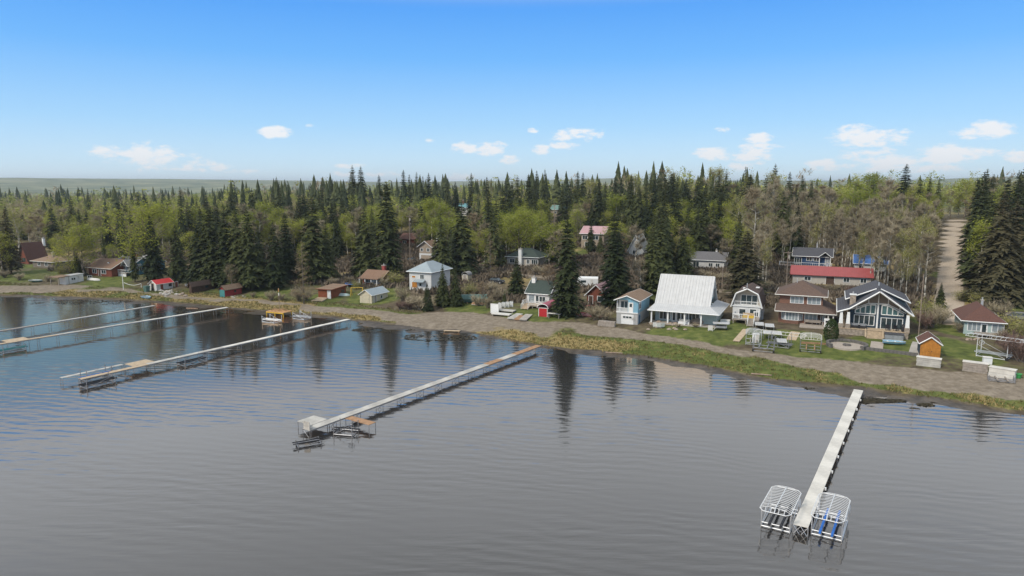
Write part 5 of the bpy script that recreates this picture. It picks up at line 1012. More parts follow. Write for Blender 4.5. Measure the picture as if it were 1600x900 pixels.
    for a, b_ in zip(pts[:-1], pts[1:]):
        d = b_-a; l = np.hypot(d[0], d[1]); n = int(l/.55); rz = math.atan2(d[1], d[0])
        for i in range(n): 
            q = a+d*(i+.5)/n
            for k in range(2): link('wall_stone', MB().box(-l/n/2+.01,-.2,0,l/n/2-.01,.2,.3).mesh('wall_stone', 'stone_dark'), t, (q[0]-pts[0][0], q[1]-pts[0][1], q[2]-pts[0][2]-.1+k*.31), rz+random.uniform(-.04,.04))
    def path(label, pl, w, m='gravel_path', name='garden_path'):
        ps = [at(*q) for q in pl]; b = MB()
        for a, c in zip(ps[:-1], ps[1:]):
            d = (c-a)[:2]; nrm = np.array([-d[1], d[0]])/np.hypot(*d)*w/2; up = .07
            b.hexa([(a[0]-nrm[0],a[1]-nrm[1],a[2]-.4), (c[0]-nrm[0],c[1]-nrm[1],c[2]-.4), (c[0]+nrm[0],c[1]+nrm[1],c[2]-.4), (a[0]+nrm[0],a[1]+nrm[1],a[2]-.4)], [(a[0]-nrm[0],a[1]-nrm[1],a[2]+up), (c[0]-nrm[0],c[1]-nrm[1],c[2]+up), (c[0]+nrm[0],c[1]+nrm[1],c[2]+up), (a[0]+nrm[0],a[1]+nrm[1],a[2]+up)])
        tag(b.build(name, m), kind='structure')
    path('', [(1369, 546.5), (1370, 541), (1371, 534.5)], 2.0); path('', [(1236, 532), (1243, 519)], 1.7, 'tan_wood'); path('', [(1427, 556), (1432, 540), (1434, 535)], 1.6, 'concrete')
    for i, (px, py) in enumerate(((1238, 533), (1241, 535))): pass
    pts = [at(1252, 537), at(1296, 539)]; d = pts[1]-pts[0]; t = thing('timber_edging', 'low timber edging along the brick house lawn', 'edging', tuple(pts[0]), math.atan2(d[1], d[0])); l = np.hypot(d[0], d[1])
    for i in range(3): MB().box(l*i/3,-.1,-.3,l*(i+1)/3-.03,.1,.35).build('beam', 'timber', t)
    hull('white_boat', 'small pale blue boat resting on the lawn under the porch stairs', 1397, 539, yw+.05, 'sid_blue', 3.6, 'white')
    simple('spa_cover', 'dark grey covered box against the porch of the navy gable house', 'box', 1396, 531, yw, [('body', 'tarp_grey', lambda b: b.box(-1.5,-.8,0,1.5,.7,1.0)), ('lid', 'sh_slate', lambda b: b.box(-1.6,-.9,1.0,1.6,.8,1.12))])
    for i, u in enumerate((-3.6, -1.9)):
        x, y = local(GH, u, .9); t = thing('lounge_chair', ['dark porch sofa nearest the left columns of the gable house', 'dark porch chair beside the sofa of the gable house'][i], 'chair', (x, y, GH.location[2]+1.25), yw); w_ = .95 if i == 0 else .55
        MB().box(-w_,-.4,.25,w_,.35,.45).build('seat', 'black', t); MB().box(-w_,.25,.45,w_,.38,.9).build('backrest', 'tarp_grey', t)
        for s in (-1, 1): MB().box(s*w_-.08,-.4,0,s*w_+.08,.35,.62).build('armrest', 'black', t)
    x, y = local(GH, 5.0, .8); t = thing('barbecue', 'black covered barbecue at the right end of the gable house porch', 'barbecue', (x, y, GH.location[2]+1.25), yw); MB().box(-.6,-.35,.05,.6,.35,.9).build('cabinet', 'black', t); MB().prismx([(-.35,.9), (.35,.9), (.25,1.3), (-.2,1.3)], -.6, .6).build('hood', 'black', t)
    for i, u in enumerate((2.2, 3.6)):
        x, y = local(GH, u, 1.0); t = thing('patio_chair', ['left dark patio chair before the french doors', 'right dark patio chair before the french doors'][i], 'chair', (x, y, GH.location[2]+1.25), yw+i*.6); MB().box(-.35,-.35,.35,.35,.35,.43).build('seat', 'black', t); MB().box(-.35,.3,.43,.35,.36,1.0).build('backrest', 'black', t)
        for sx in (-1, 1):
            for sy in (-1, 1): MB().tube((sx*.3,sy*.3,0), (sx*.3,sy*.3,.36), .03).build('leg', 'black', t)
    # rock garden chairs
    for i, px in enumerate((1024, 1029, 1034)):
        c = at(px, 513); t = thing('garden_chair', ['white garden chair nearest the blue boathouse', 'middle white garden chair of the rock garden', 'white garden chair right of the other two in the rock garden'][i], 'chair', (c[0], c[1], c[2]), yw+math.pi+.3*i, 'white chairs in the rock garden')
        MB().hexa([(-.4,-.4,.35), (.4,-.4,.35), (.4,.4,.28), (-.4,.4,.28)], [(-.4,-.4,.42), (.4,-.4,.42), (.4,.4,.35), (-.4,.4,.35)]).build('seat', 'white', t); MB().hexa([(-.4,.35,.3), (.4,.35,.3), (.4,.42,.3), (-.4,.42,.3)], [(-.35,.65,1.15), (.35,.65,1.15), (.35,.72,1.15), (-.35,.72,1.15)]).build('backrest', 'white', t)
        for s in (-1, 1): MB().box(s*.4-.06,-.45,0,s*.4+.06,-.3,.55).build('leg', 'white', t); MB().box(s*.4-.09,-.5,.55,s*.4+.09,.45,.6).build('armrest', 'white', t)
    x, y = local(MH, 1.6, 1.2); t = thing('porch_sofa', 'white cushioned sofa on the porch of the metal roofed house', 'sofa', (x, y, MH.location[2]+.1), yw); MB().box(-1.1,-.4,0,1.1,.35,.45).build('seat', 'white', t); MB().box(-1.1,.25,.45,1.1,.4,.9).build('backrest', 'offwhite', t)
    x, y = local(GB, .6, -1.6); t = thing('deck_sofa', 'tan cushioned sofa on the gambrel house deck', 'sofa', (x, y, GB.location[2]+.95), yw); MB().box(-1.1,-.35,0,1.1,.35,.45).build('seat', 'yellow_paint', t); MB().box(-1.1,.25,.45,1.1,.4,.95).build('backrest', 'tan_wood', t)
    x, y = local(GB, -1.6, -2.4); t = thing('deck_table', 'white table on the gambrel house deck', 'table', (x, y, GB.location[2]+.95), yw); MB().box(-.7,-.5,.7,.7,.5,.76).build('table_top', 'white', t)
    for sx in (-1, 1): MB().box(sx*.55-.05,-.4,0,sx*.55+.05,.4,.7).build('leg', 'white', t)
    # things along the middle shore
    c = at(948, 510); t = thing('timber_stack', 'low stack of dark grey timbers left of the blue boathouse', 'timber stack', (c[0], c[1], c[2]), yw)
    for k in range(3):
        for j in range(2): MB().box(-1.8+.05*k,-.5+j*.5,k*.36,1.8-.04*j,-.04+j*.5,k*.36+.33).build('beam', 'timber_grey', t)
    for i, (px, py, rz, m, L) in enumerate(((805, 497, .35, 'dock_grey', 4.6), (822, 498.5, .5, 'concrete', 4.8), (813, 499, .45, 'timber', 3.4), (784, 494, .1, 'offwhite', 4.4), (790, 488, .0, 'dock_grey', 4.6))):
        c = at(px, py); t = thing('dock_section', ['grey dock section lying left in the stack by the red boathouse', 'pale dock section lying right in the stack by the red boathouse', 'brown plank section between the two pale sections', 'flat pale float lying before the white panel', 'grey dock section lying behind the flat pale float'][i], 'dock section', (c[0], c[1], c[2]), yw+1.2+rz if i < 3 else yw, None)
        if i < 3:
            for k in range(5): MB().hexa([(-L/2,-.8+k*.33,.05), (L/2,-.8+k*.33,.35), (L/2,-.5+k*.33,.35), (-L/2,-.5+k*.33,.05)], [(-L/2,-.8+k*.33,.25), (L/2,-.8+k*.33,.55), (L/2,-.5+k*.33,.55), (-L/2,-.5+k*.33,.25)]).build('plank', m, t)
        else:
            for k in range(4): MB().box(-L/2,-.9+k*.46,.3,L/2,-.47+k*.46,.5).build('plank', m, t)
        b = MB(); b.box(-L/2+.2,-.75,-.1,-L/2+.4,.8,.28 if i > 2 else .1).box(L/2-.4,-.75,-.1,L/2-.2,.8,.28); b.build('bearer', 'timber_grey', t)
    simple('upright_sheet', 'upright white panel among the dock sections on the shore', 'panel', 773, 490, yw, [('sheet', 'white', lambda b: b.box(-.95,-.06,.05,.95,.06,2.1)), ('frame', 'offwhite', lambda b: b.box(-1.05,-.09,-.1,-.95,.09,2.15).box(.95,-.09,-.1,1.05,.09,2.15).box(-.95,-.09,2.1,.95,.09,2.2))])
    for i, px in enumerate((781, 787, 793, 799)):
        c = at(px, 482-i*.8); t = thing('picket_fence', f"{['first','second','third','fourth'][i]} white picket panel counted from the upright white panel", 'fence panel', (c[0], c[1], c[2]), yw, 'white picket panels on the shore')
        for k in range(4): MB().box(-.42+k*.23,-.03,0,-.27+k*.23,.03,1.25+.1*(k % 2)).build('picket', 'white', t)
        MB().box(-.45,.031,.35,.45,.07,.45).box(-.45,.031,.9,.45,.07,1.0).build('rail', 'white', t)
    simple('covered_boat', 'boat under a green tarpaulin beside the bare bush', 'boat', 742, 473, yw+.5, [('hull', 'tarp_green', lambda b: b.hexa([(-3,-.8,.2), (2.6,-.9,.2), (2.6,.9,.2), (-3,.8,.2)], [(-3.1,-1.1,1.1), (2.8,-1.1,1.0), (2.8,1.1,1.0), (-3.1,1.1,1.1)])), ('tarpaulin', 'tarp_green', lambda b: b.prismx([(-1.25,1.0), (1.25,1.0), (.5,1.9), (0,2.0), (-.5,1.9)], -3.3, 3.0)), ('cradle', 'timber', lambda b: b.box(-2,-.9,-.1,-1.7,.9,.2).box(1.5,-.9,-.1,1.8,.9,.2))])
    hull('rowing_boat', 'upturned reddish rowing boat beside the tarpaulin covered boat', 748, 476, yw, 'timber', 3.2, upside=True)
    simple('side_table', 'pale flat board on trestles right of the red boathouse', 'table', 866, 497, yw, [('table_top', 'offwhite', lambda b: b.box(-1.5,-.5,.95,1.5,.5,1.05)), ('trestle', 'timber_grey', lambda b: b.box(-1.2,-.4,-.1,-1.1,.4,.95)), ('trestle', 'timber_grey', lambda b: b.box(1.1,-.4,-.1,1.2,.4,.95))])
    for i, (px, py) in enumerate(((908, 494), (922, 483))): simple('picnic_table', ['red picnic table left of the bare bush by the red cabin', 'red picnic table against the red brown cabin'][i], 'table', px, py, yw+i, [('table_top', 'barn_red', lambda b: [b.box(-1.1,-.45+k*.3,.75,1.1,-.18+k*.3,.8) for k in range(3)]), ('bench', 'barn_red', lambda b: b.box(-1.1,-1.0,.42,1.1,-.7,.47)), ('bench', 'barn_red', lambda b: b.box(-1.1,.7,.42,1.1,1.0,.47)), ('leg_frame', 'wood_redbrown', lambda b: [b.tube((x,s*.9,0), (x,s*.2,.75), .05, n=4) for x in (-.8,.8) for s in (-1,1)])])
    c = at(925, 494); t = thing('red_deck', 'low red timber deck right of the red boathouse', 'deck', (c[0], c[1], c[2]), yw)
    for k in range(9): MB().box(-2.6,-1.5+k*.34,.1,2.6,-1.19+k*.34,.22).build('board', 'mt_red', t)
    MB().box(-2.5,-1.4,-.3,-2.3,1.5,.1).box(2.3,-1.4,-.3,2.5,1.5,.1).build('bearer', 'timber', t)
    # left shore
    hull('rowing_boat', 'green rowing boat on the bank at the far left', 57, 441, yw+.3, 'tarp_green', 4.0); hull('rowing_boat', 'white boat hull lying on the lawn beside the brown cottage', 148, 438, yw, 'offwhite', 5.0, upside=True); hull('rowing_boat', 'pale blue rowing boat at the water edge below the red roofed shed', 229, 467, yw-.2, 'sid_blue', 3.6); hull('canoe', 'pale green canoe lying beside the cedar shed', 535, 462, yw+.2, 'sid_palegreen', 4.2, upside=True)
    c = at(86, 446); t = thing('lean_to', 'open timber lean-to left of the white shore cabin', 'shelter', (c[0], c[1], c[2]), yw)
    for x in (-1.8, 1.8):
        for y in (0, 3): MB().box(x-.08,y-.08,-.3,x+.08,y+.08,2.3).build('post', 'timber_grey', t)
    roof_shed(t, -1.8, 1.8, 0, 3, 2.3, 2.5, 'sh_lightbrown', .3); MB().box(-1.7,2.9,0,1.7,2.98,2.2).build('back_wall', 'wood_dark', t)
    c = at(193, 453); zt = top_z(193, 428, c[1]); t = thing('flagpole', 'white pole with a slack white line on the left lawn', 'pole', (c[0], c[1], c[2]-.1), 0); MB().tube((0,0,-.2), (0,0,zt-c[2]), .09).build('shaft', 'white', t); MB().tube((0,0,zt-c[2]), (0,0,zt-c[2]+.15), .14).build('finial', 'white', t)
    a, b_ = at(194, 448), at(221, 450); b = MB(); q = np.array([(a+(b_-a)*k/10)+[0,0,1.2-1.0*math.sin(math.pi*k/10)*.6] for k in range(11)]); b.path(q, .06, 5); b.tube(q[-1], b_-[0,0,.1], .06); tag(b.build('slack_rope', 'white'), 'slack white line hanging from the pole on the left lawn', 'rope')
    simple('wheelie_bin', 'dark green bin at the gable end of the red roofed shed', 'bin', 229.5, 456, yw, [('body', 'tarp_green', lambda b: b.hexa([(-.5,-.5,0), (.5,-.5,0), (.5,.5,0), (-.5,.5,0)], [(-.65,-.65,1.5), (.65,-.65,1.5), (.65,.65,1.5), (-.65,.65,1.5)])), ('lid', 'tarp_green', lambda b: b.box(-.7,-.75,1.5,.7,.7,1.6))])
    simple('swing_set', 'yellow play frame on the grass between cedar and cream sheds', 'swing set', 558, 463, yw+.4, [('frame', 'yellow_paint', lambda b: [b.tube((x,s*.9,0), (x,0,2.2), .08) for x in (-1.5,1.5) for s in (-1,1)]+[b.tube((-1.6,0,2.2), (1.6,0,2.2), .08)]), ('slide', 'yellow_paint', lambda b: b.hexa([(1.5,-.3,1.4), (3.6,-.3,.1), (3.6,.3,.1), (1.5,.3,1.4)], [(1.5,-.3,1.5), (3.6,-.3,.2), (3.6,.3,.2), (1.5,.3,1.5)])), ('swing_seat', 'timber', lambda b: b.box(-.3,-.15,.5,.3,.15,.55).tube((-.25,0,.5), (-.25,0,2.2), .02).tube((.25,0,.5), (.25,0,2.2), .02))])
    simple('trampoline', 'dark round trampoline behind the cedar shed', 'trampoline', 551, 448, 0, [('mat', 'black', lambda b: b.tube((0,0,.8), (0,0,.84), 1.9, n=20)), ('pad', 'tarp_blue', lambda b: [b.tube((2.0*math.cos(k*.314),2.0*math.sin(k*.314),.85), (2.0*math.cos(k*.314+.314),2.0*math.sin(k*.314+.314),.85), .14, n=5) for k in range(20)]), ('leg', 'alu', lambda b: [b.tube((2*math.cos(k*1.05),2*math.sin(k*1.05),-.1), (2*math.cos(k*1.05),2*math.sin(k*1.05),.82), .05) for k in range(6)])])
    c = at(503, 470); t = thing('slipway', 'pale timber slipway before the cedar shed', 'slipway', (c[0], c[1], c[2]), yw+.25)
    for k in range(10): MB().box(-2.2,-1.6+k*.4,.05+.03*k,.8,-1.24+k*.4,.17+.03*k).build('plank', 'tan_wood', t)
    MB().box(-2.1,-1.6,-.3,-1.9,2.3,.06).box(.5,-1.6,-.3,.7,2.3,.06).build('bearer', 'timber_grey', t)
    c = P(707, 517.5, .15); t = thing('old_dock_section', 'broken pale timber dock piece in the shallows', 'dock section', (c[0], c[1], 0), yw+.3)
    for k in range(5): MB().box(-1.8,-.6+k*.25,.25-.02*k,1.6,-.38+k*.25,.33-.02*k).build('plank', 'tan_wood', t)
    for x in (-1.6, 1.4): MB().tube((x,-.5,-.8), (x,-.5,.26), .07).build('post', 'tan_wood', t)
    for i, (px, py, rz) in enumerate(((825, 537, .2), (1225, 590, .1))): pass
    # parked vehicles
    car('dark car parked beside the tan garage house', 645, 410, yw+.3, 'car_dark'); car('silver car parked under the spruces behind the dark cabin', 303, 449, yw+.2, 'car_silver'); car('dark blue car parked behind the navy deck house trees', 776, 443, yw, 'car_dark')
    car('silver car parked in the yard right of the hip roofed cottage', 1595, 500, yw+.4, 'car_silver')
    simple('camper_trailer', 'white camper trailer beside the tall dark spruce near the lane', 'trailer', 918, 449, yw+.3, [('body', 'white', lambda b: b.prismx([(-1.2,.5), (1.2,.5), (1.2,2.5), (.9,2.8), (-.9,2.8), (-1.2,2.5)], -2.8, 2.8)), ('window', 'glass', lambda b: b.box(-1.8,-1.23,1.4,-.4,-1.2,2.0)), ('door', 'offwhite', lambda b: b.box(.8,-1.23,.6,1.5,-1.2,2.3)), ('wheel', 'rubber', lambda b: b.tube((0,-1.15,.35), (0,-.95,.35), .35, n=12)), ('wheel', 'rubber', lambda b: b.tube((0,.95,.35), (0,1.15,.35), .35, n=12)), ('tow_bar', 'steel', lambda b: b.tube((2.8,0,.5), (4.0,0,.45), .07))])
    # poles
    pole(1228, 456, 392, 'tall wooden utility pole left of the brick house roof'); pole(1128, 456, 416, 'short wooden pole beside the lane behind the metal roofed house', arms=0); pole(641, 414, 336, 'tall wooden utility pole beside the tan garage house'); pole(1434.5, 531, 428, 'tall pale pole right of the navy gable house', 'pole_wood', 0, .09); pole(866, 372, 318, 'slim wooden utility pole below the pale green roofed house'); pole(563, 448, 424, 'slim pole beside the porch cottage chimney', 'pole_wood', 0, .1)
    # stray planks on the middle dock's shore end and drift logs
    for i, (px, py) in enumerate(((1190, 588), (960, 553), (300, 482), (60, 459))):
        c = at(px, py); b = MB(); b.tube((-1.6,0,.12), (1.5,.2,.16), .14, .1, 7); o = b.build('drift_log', 'log'); o.location = c; o.rotation_euler[2] = yw+.1*i; tag(o, ['drift log on the shore grass before the brick house', 'drift log on the shore right of the middle dock', 'drift log at the waterline below the dark cabin', 'drift log on the shore grass at the far left'][i], 'log', 'drift logs along the shore')
yards()
# ------------------------------------------------------------------ trees of the photograph
HERO = [  # kind, px, base y, top y, variant, widening, label
 ('spruce',211,441,364,2,.6,'slim spruce just left of the spruce group by the blue cottage'),('spruce',241,441,333,1,.8,'tall dark spruce behind the red roofed shed'),('spruce',279,441,350,0,1.05,'dark spruce right of the red roofed shed'),
 ('spruce',312,446,342,3,.9,'spruce at the left end of the dense row behind the dark cabin'),('spruce',333,447,322,7,1.2,'tall spruce behind the dark cabin, second from the row end'),('spruce',356,449,318,0,1.0,'tallest spruce of the row behind the red shed'),('spruce',374,450,328,8,1.0,'spruce just right of the tallest behind the red shed'),('spruce',392,453,324,1,.9,'tall spruce right of the red shed'),
 ('spruce',408,446,352,0,1.0,'shorter spruce between the red shed and marker pole'),('spruce',431,452,345,0,1.0,'spruce behind the marker pole'),('spruce',449,442,332,2,1.1,'spruce behind the lone larch, left of it'),('spruce',492,441,306,8,1.1,'tall spruce right behind the lone larch'),('spruce',512,440,345,0,1.0,'spruce behind the cedar shed'),
 ('spruce',572,434,322,3,.95,'broad dark spruce behind the porch cottage'),('spruce',607,438,283,7,.95,'very tall slim spruce between porch cottage and white house'),('spruce',690,437,338,3,1.0,'broad dark spruce behind the white hip roofed house'),('spruce',722,432,312,1,1.05,'tall dark spruce right behind the white hip roofed house'),('spruce',764,408,297,2,1.1,'tall spruce left of the green roofed bungalow'),
 ('spruce',668,486,440,6,1.0,'small spruce lowest before the white house'),('spruce',692,478,412,3,1.05,'young spruce before the right half of the white house'),('spruce',712,478,414,3,1.0,'young spruce nearest the tarpaulin covered boat'),('spruce',788,476,454,6,1.0,'tiny spruce behind the white picket panels'),
 ('spruce',807,464,403,8,1.7,'dense blue dark spruce left of the white deck cottage'),('spruce',885,494,341,7,1.05,'tall dense spruce right of the red boathouse'),('spruce',961,482,360,8,1.3,'big spruce in front of the red brown cabin'),('spruce',958,462,334,7,1.2,'taller spruce behind the big one at the red brown cabin'),('spruce',1017,474,354,8,1.0,'spruce left behind the metal roofed house'),('spruce',1030,458,336,1,1.0,'tall spruce rising behind the metal roof ridge'),('spruce',1065,436,352,3,1.0,'spruce between metal roofed house and white bungalow'),
 ('brown',1163,464,360,8,1.7,'rusty brown spruce left of the gambrel house'),('spruce',1219,398,296,0,1.0,'spruce behind the navy deck house, left one'),('spruce',1228,408,320,2,1.0,'slim spruce beside the navy deck house deck'),('spruce',1409,352,256,2,1.3,'tallest spruce on the skyline above the bare aspens'),('spruce',1432,362,278,0,1.0,'spruce right of the tallest skyline spruce'),
 ('spruce',1468,482,440,3,1.1,'small spruce left of the gravel road foot'),('brown',1552,474,296,3,1.0,'huge dark spruce right of the gravel road'),('brown',1574,468,310,1,1.15,'tall rusty tinged spruce at the right behind the huge one'),('spruce',1536,452,300,1,1.1,'spruce beside the road at the left of the huge one'),('spruce',1526,402,268,2,1.1,'spruce on the skyline right of the gravel road top'),('spruce',1578,430,276,0,1.0,'tall spruce behind the right hand group'),('spruce',1594,436,284,1,.9,'spruce at the right picture edge'),
 ('spruce',923,394,344,0,1.2,'dark spruce standing before the pale pink roofed house'),('spruce',938,398,362,6,1.0,'small spruce right before the pale pink roofed house'),
 ('brown',17,428,326,2,1.2,'rusty dark spruce at the left picture edge'),('bright',4,432,362,0,1.4,'yellow green tree at the very left picture edge'),('spruce',122,431,392,6,1.5,'low dark spruce under the yellow green tree behind the shore cabin'),('bare',62,396,335,3,1.3,'bare tree behind the steep roofed chalet'),('spruce',86,392,318,0,1.0,'spruce behind the yellow green tree right of the chalet'),('soft',30,398,330,1,1.5,'pale budding tree behind the left gable of the chalet'),
 ('round',236,436,322,0,1.05,'big round yellow green tree behind the blue cottage'),('round',110,434,372,1,1.05,'yellow green spreading tree right of the chalet'),('bright',132,432,350,3,1.5,'tall yellow green tree behind the brown cottage'),('soft',118,428,345,0,1.4,'pale budding tree behind the yellow green pair'),
 ('round',812,412,331,1,.95,'bright green leafing tree left of the green roofed bungalow'),('bright',858,420,348,3,1.4,'light green tree right of the green roofed bungalow'),('bright',888,405,362,0,1.4,'light green tree behind the tall dense spruce'),
 ('larch',475,475,374,0,1.1,'lone yellowish larch on the shore left of the cedar shed'),('larch',766,440,362,1,1.1,'tall feathery brown tree before the green roofed bungalow'),('bare',857,478,412,3,1.1,'bare grey tree before the white deck cottage'),('bare',1000,478,402,1,1.1,'bare grey tree left of the metal roofed house'),('bare',1135,432,372,0,1.2,'white limbed bare birch right of the white bungalow'),('bare',993,430,350,4,1.1,'tall bare birch among the middle spruces'),
 ('bare',363,458,412,0,1.2,'small pale bare birch behind the red shed'),('bare',755,478,440,3,1.4,'small bare tree between tarpaulin boat and white panel'),('bare',1444,470,362,2,1.0,'leaning white birch left of the gravel road'),('soft',1312,388,318,0,1.5,'rounded budding tree in the middle of the right wood'),('larch',712,478,450,2,1.6,'little tan bush like larch on the shore grass')]
BUSH = [('bush',657,483,3.4,2.2),('redbush',640,484,2.4,1.8),('redbush',625,483,1.8,1.6),('bush',630,472,4.2,1.1),('bush',745,478,3.0,1.2),('bush',762,482,3.2,1.2),('bush',780,470,3.2,1.3),('bush',930,500,3.6,1.4),('bush',946,502,3.2,1.4),('bush',395,466,1.8,1.3),('bush',424,470,2.8,1.3),('bush',468,472,4.2,1.0),('bush',480,471,2.8,1.2),('bush',440,470,2.2,1.2),('bush',600,448,3.0,1.2),('greenbush',618,446,4.2,1.3),('bush',545,444,2.6,1.3),('greenbush',557,452,2.6,1.0),('greenbush',735,462,3.4,1.2),('bush',770,458,3.2,1.5),('bush',800,462,2.8,1.5),
 ('greenbush',1450,500,4.4,1.2),('bush',1455,512,4.0,1.4),('bush',1470,506,3.6,1.4),('redbush',1444,514,3.6,1.2),('redbush',1582,556,4.2,1.3),('redbush',1594,566,4.6,1.3),('bush',1575,545,3.4,1.3),('greenbush',1575,520,4.0,1.3),('bush',1562,500,4.4,1.2),('greenbush',1590,530,3.6,1.2),('bush',1120,440,2.8,1.8),('bush',1100,434,2.6,1.8),('bush',1140,442,3.0,1.6),('redbush',870,424,3.0,1.8),('bush',845,430,3.4,1.6),('bush',700,442,3.0,1.7),('bush',745,430,3.4,1.6),('redbush',905,408,3.0,1.8),('bush',1190,440,3.6,1.4),('bush',1200,452,2.6,1.4),('redbush',1330,462,2.6,1.6),('bush',1380,462,2.8,1.5),('bush',1300,458,2.4,1.6),('bush',520,446,2.6,1.5),('bush',575,441,2.6,1.5),('greenbush',95,428,2.6,1.3),('bush',30,438,2.4,1.6),('bush',8,434,2.6,1.6),('bush',75,440,2.2,1.5),('bush',120,440,2.4,1.4),('bush',1500,520,2.2,1.2),('bush',1560,535,2.0,1.3),('greenbush',1530,478,3.0,1.4),('greenbush',1500,470,2.6,1.4),('greenbush',1520,470,2.8,1.4),('bush',990,505,2.2,1.2),('bush',1086,512,1.0,1.8),('bush',1060,512,.9,1.6)]
occupied = []
for kind, px, yb, yt, var, wide, lab in HERO:
    c = G(px, yb); h = top_z(px, yt, c[1])-c[2]; plant(kind, c[0], c[1], h, lab, None, var, wide*(1.2 if kind in ('spruce', 'brown') and h > 12 else 1.)); occupied.append((c[0], c[1], 2.5))
SKYLINE = [(553,258),(566,259),(594,273),(632,265),(641,272),(652,268),(662,275),(671,270),(683,281),(737,270),(761,276),(838,266),(851,264),(902,267),(910,269),(985,272),(1015,268),(1047,269),(1132,266),(1161,260),(1205,271),(1230,268),(1250,273),(435,276),(452,282),(487,285),(505,281),(522,279),(370,284),(285,291),(219,299),(142,294),(1096,279),(1265,281),(1340,288),(1375,290),(1448,275),(1462,279),(700,281),(712,283),(790,279),(800,283),(878,284),(890,281),(945,283),(960,280),(1030,280),(1070,279)]
for i, (px, yt) in enumerate(SKYLINE):
    c = G(px, random.uniform(341, 352) if px > 400 else random.uniform(352, 362)); h = top_z(px, yt, c[1])-c[2]; plant('spruce', c[0], c[1], h, f"spruce standing proud on the skyline, number {i+1} from nowhere", 'spruces standing proud on the skyline', random.choice((0, 1, 2, 4)), random.uniform(.85, 1.1)); occupied.append((c[0], c[1], 2.5))
def skyline_labels():
    L = sorted([o for o in COL.objects if o.get('group') == 'spruces standing proud on the skyline'], key=lambda o: proj(*o.location)[0]); n = len(L); side = []
    for o in L:
        px = proj(*o.location)[0]; lx, ln = min(LANDMARK, key=lambda q: abs(q[0]-px)); side.append(ln)
    for i, o in enumerate(L):
        k = sum(1 for q in side[:i] if q == side[i]); o['label'] = f"tall skyline spruce above {side[i]}"+('' if side.count(side[i]) == 1 else f", {['leftmost','second from left','third from left','fourth from left','fifth from left','sixth from left'][min(k, 5)]}")
CNAME = {'bush': 'bare grey brown bush', 'redbush': 'bare reddish twigged bush', 'greenbush': 'budding green bush'}
LANDMARK = [(32,'the chalet at the left'),(112,'the white shore cabin'),(157,'the brown cottage'),(192,'the blue cottage'),(252,'the red roofed shed'),(318,'the dark cabin'),(362,'the red shed'),(437,'the marker pole'),(519,'the cedar shed'),(582,'the porch cottage'),(645,'the white hip roofed house'),(742,'the tarpaulin covered boat'),(790,'the white picket panels'),(838,'the white deck cottage'),(858,'the red boathouse'),(932,'the red brown cabin'),(988,'the blue boathouse'),(1060,'the metal roofed house'),(1110,'the white bungalow'),(1175,'the gambrel house'),(1260,'the brick house'),(1360,'the navy gable house'),(1452,'the orange shed'),(1535,'the hip roofed cottage')]
skyline_labels()
def near_land(px): return min(LANDMARK, key=lambda q: abs(q[0]-px))
bl = {}
for i, (kind, px, py, h, wide) in enumerate(BUSH):
    c = G(px, py); lx, ln = near_land(px); side = 'left of' if px < lx-14 else 'right of' if px > lx+14 else 'close to'
    o = plant(kind, c[0], c[1], h, f'{CNAME[kind]} {side} {ln}', f'{CNAME[kind]}es {side} {ln}', None, wide*.8); bl.setdefault(o['label'], []).append((px, o))
for lab, L in bl.items():
    if len(L) > 1:
        for i, (px, o) in enumerate(sorted(L, key=lambda q: q[0])): o['label'] = lab+', '+['leftmost', 'second from left', 'third from left', 'fourth from left', 'fifth from left'][i]
def grove():
    """dense stand of bare aspens between the red roofed bungalow and the gravel road"""
    L = []
    for k in range(95):
        px = random.uniform(1302, 1466); c = G(px, random.uniform(392, 452))
        if any(math.hypot(f[0]-c[0], f[1]-c[1]) < f[2]*.8 for f in FOOT) or seg_dist(c[0], c[1], ROAD) < 5 or any(math.hypot(q[0]-c[0], q[1]-c[1]) < 2.2 for q in occupied): continue
        kd = 'soft' if random.random() < .35 else 'bare'; o = plant(kd, c[0], c[1], random.uniform(12.5, 17.5), '', 'bare aspens of the stand left of the gravel road', random.choice((1, 2, 2, 4)), random.uniform(.75, 1.05)); occupied.append((c[0], c[1], 2.2)); L.append((px, c[1], kd, o))
    rows = {}
    for px, y, kd, o in L: rows.setdefault(('front' if y < 185 else 'middle' if y < 215 else 'back', kd), []).append((px, o))
    for (row, kd), q in rows.items():
        for i, (px, o) in enumerate(sorted(q, key=lambda t: t[0])): o['label'] = f"{'slender bare' if kd == 'bare' else 'slender budding'} aspen in the {row} of the stand left of the gravel road"
def arborvitae():
    c = G(1298, 533); t = thing('arborvitae', 'dense rounded dark green evergreen shrub between the brick and gable houses', 'shrub', (c[0], c[1], c[2]), 0); MB().tube((0,0,-.2), (0,0,1.2), .12).build('trunk', 'bark', t); r = random.Random(5); T = []
    for k in range(2600):
        a = r.random()*6.28; z = r.random(); rr = 1.25*math.sin(math.pi*min(.97, .16+z*.84))**.55*(.75+.3*r.random()); p = (rr*math.cos(a), rr*math.sin(a), .05+z*3.9); s = .13; T += [(p[0]+r.uniform(-s,s), p[1]+r.uniform(-s,s), p[2]+r.uniform(-s,s)*1.6) for _ in range(3)]
    foliage('cedar_leaf', (.03,.05,.015), (.075,.1,.03)); link('crown', tri_mesh('crown', T, 'cedar_leaf'), t)
arborvitae(); grove()
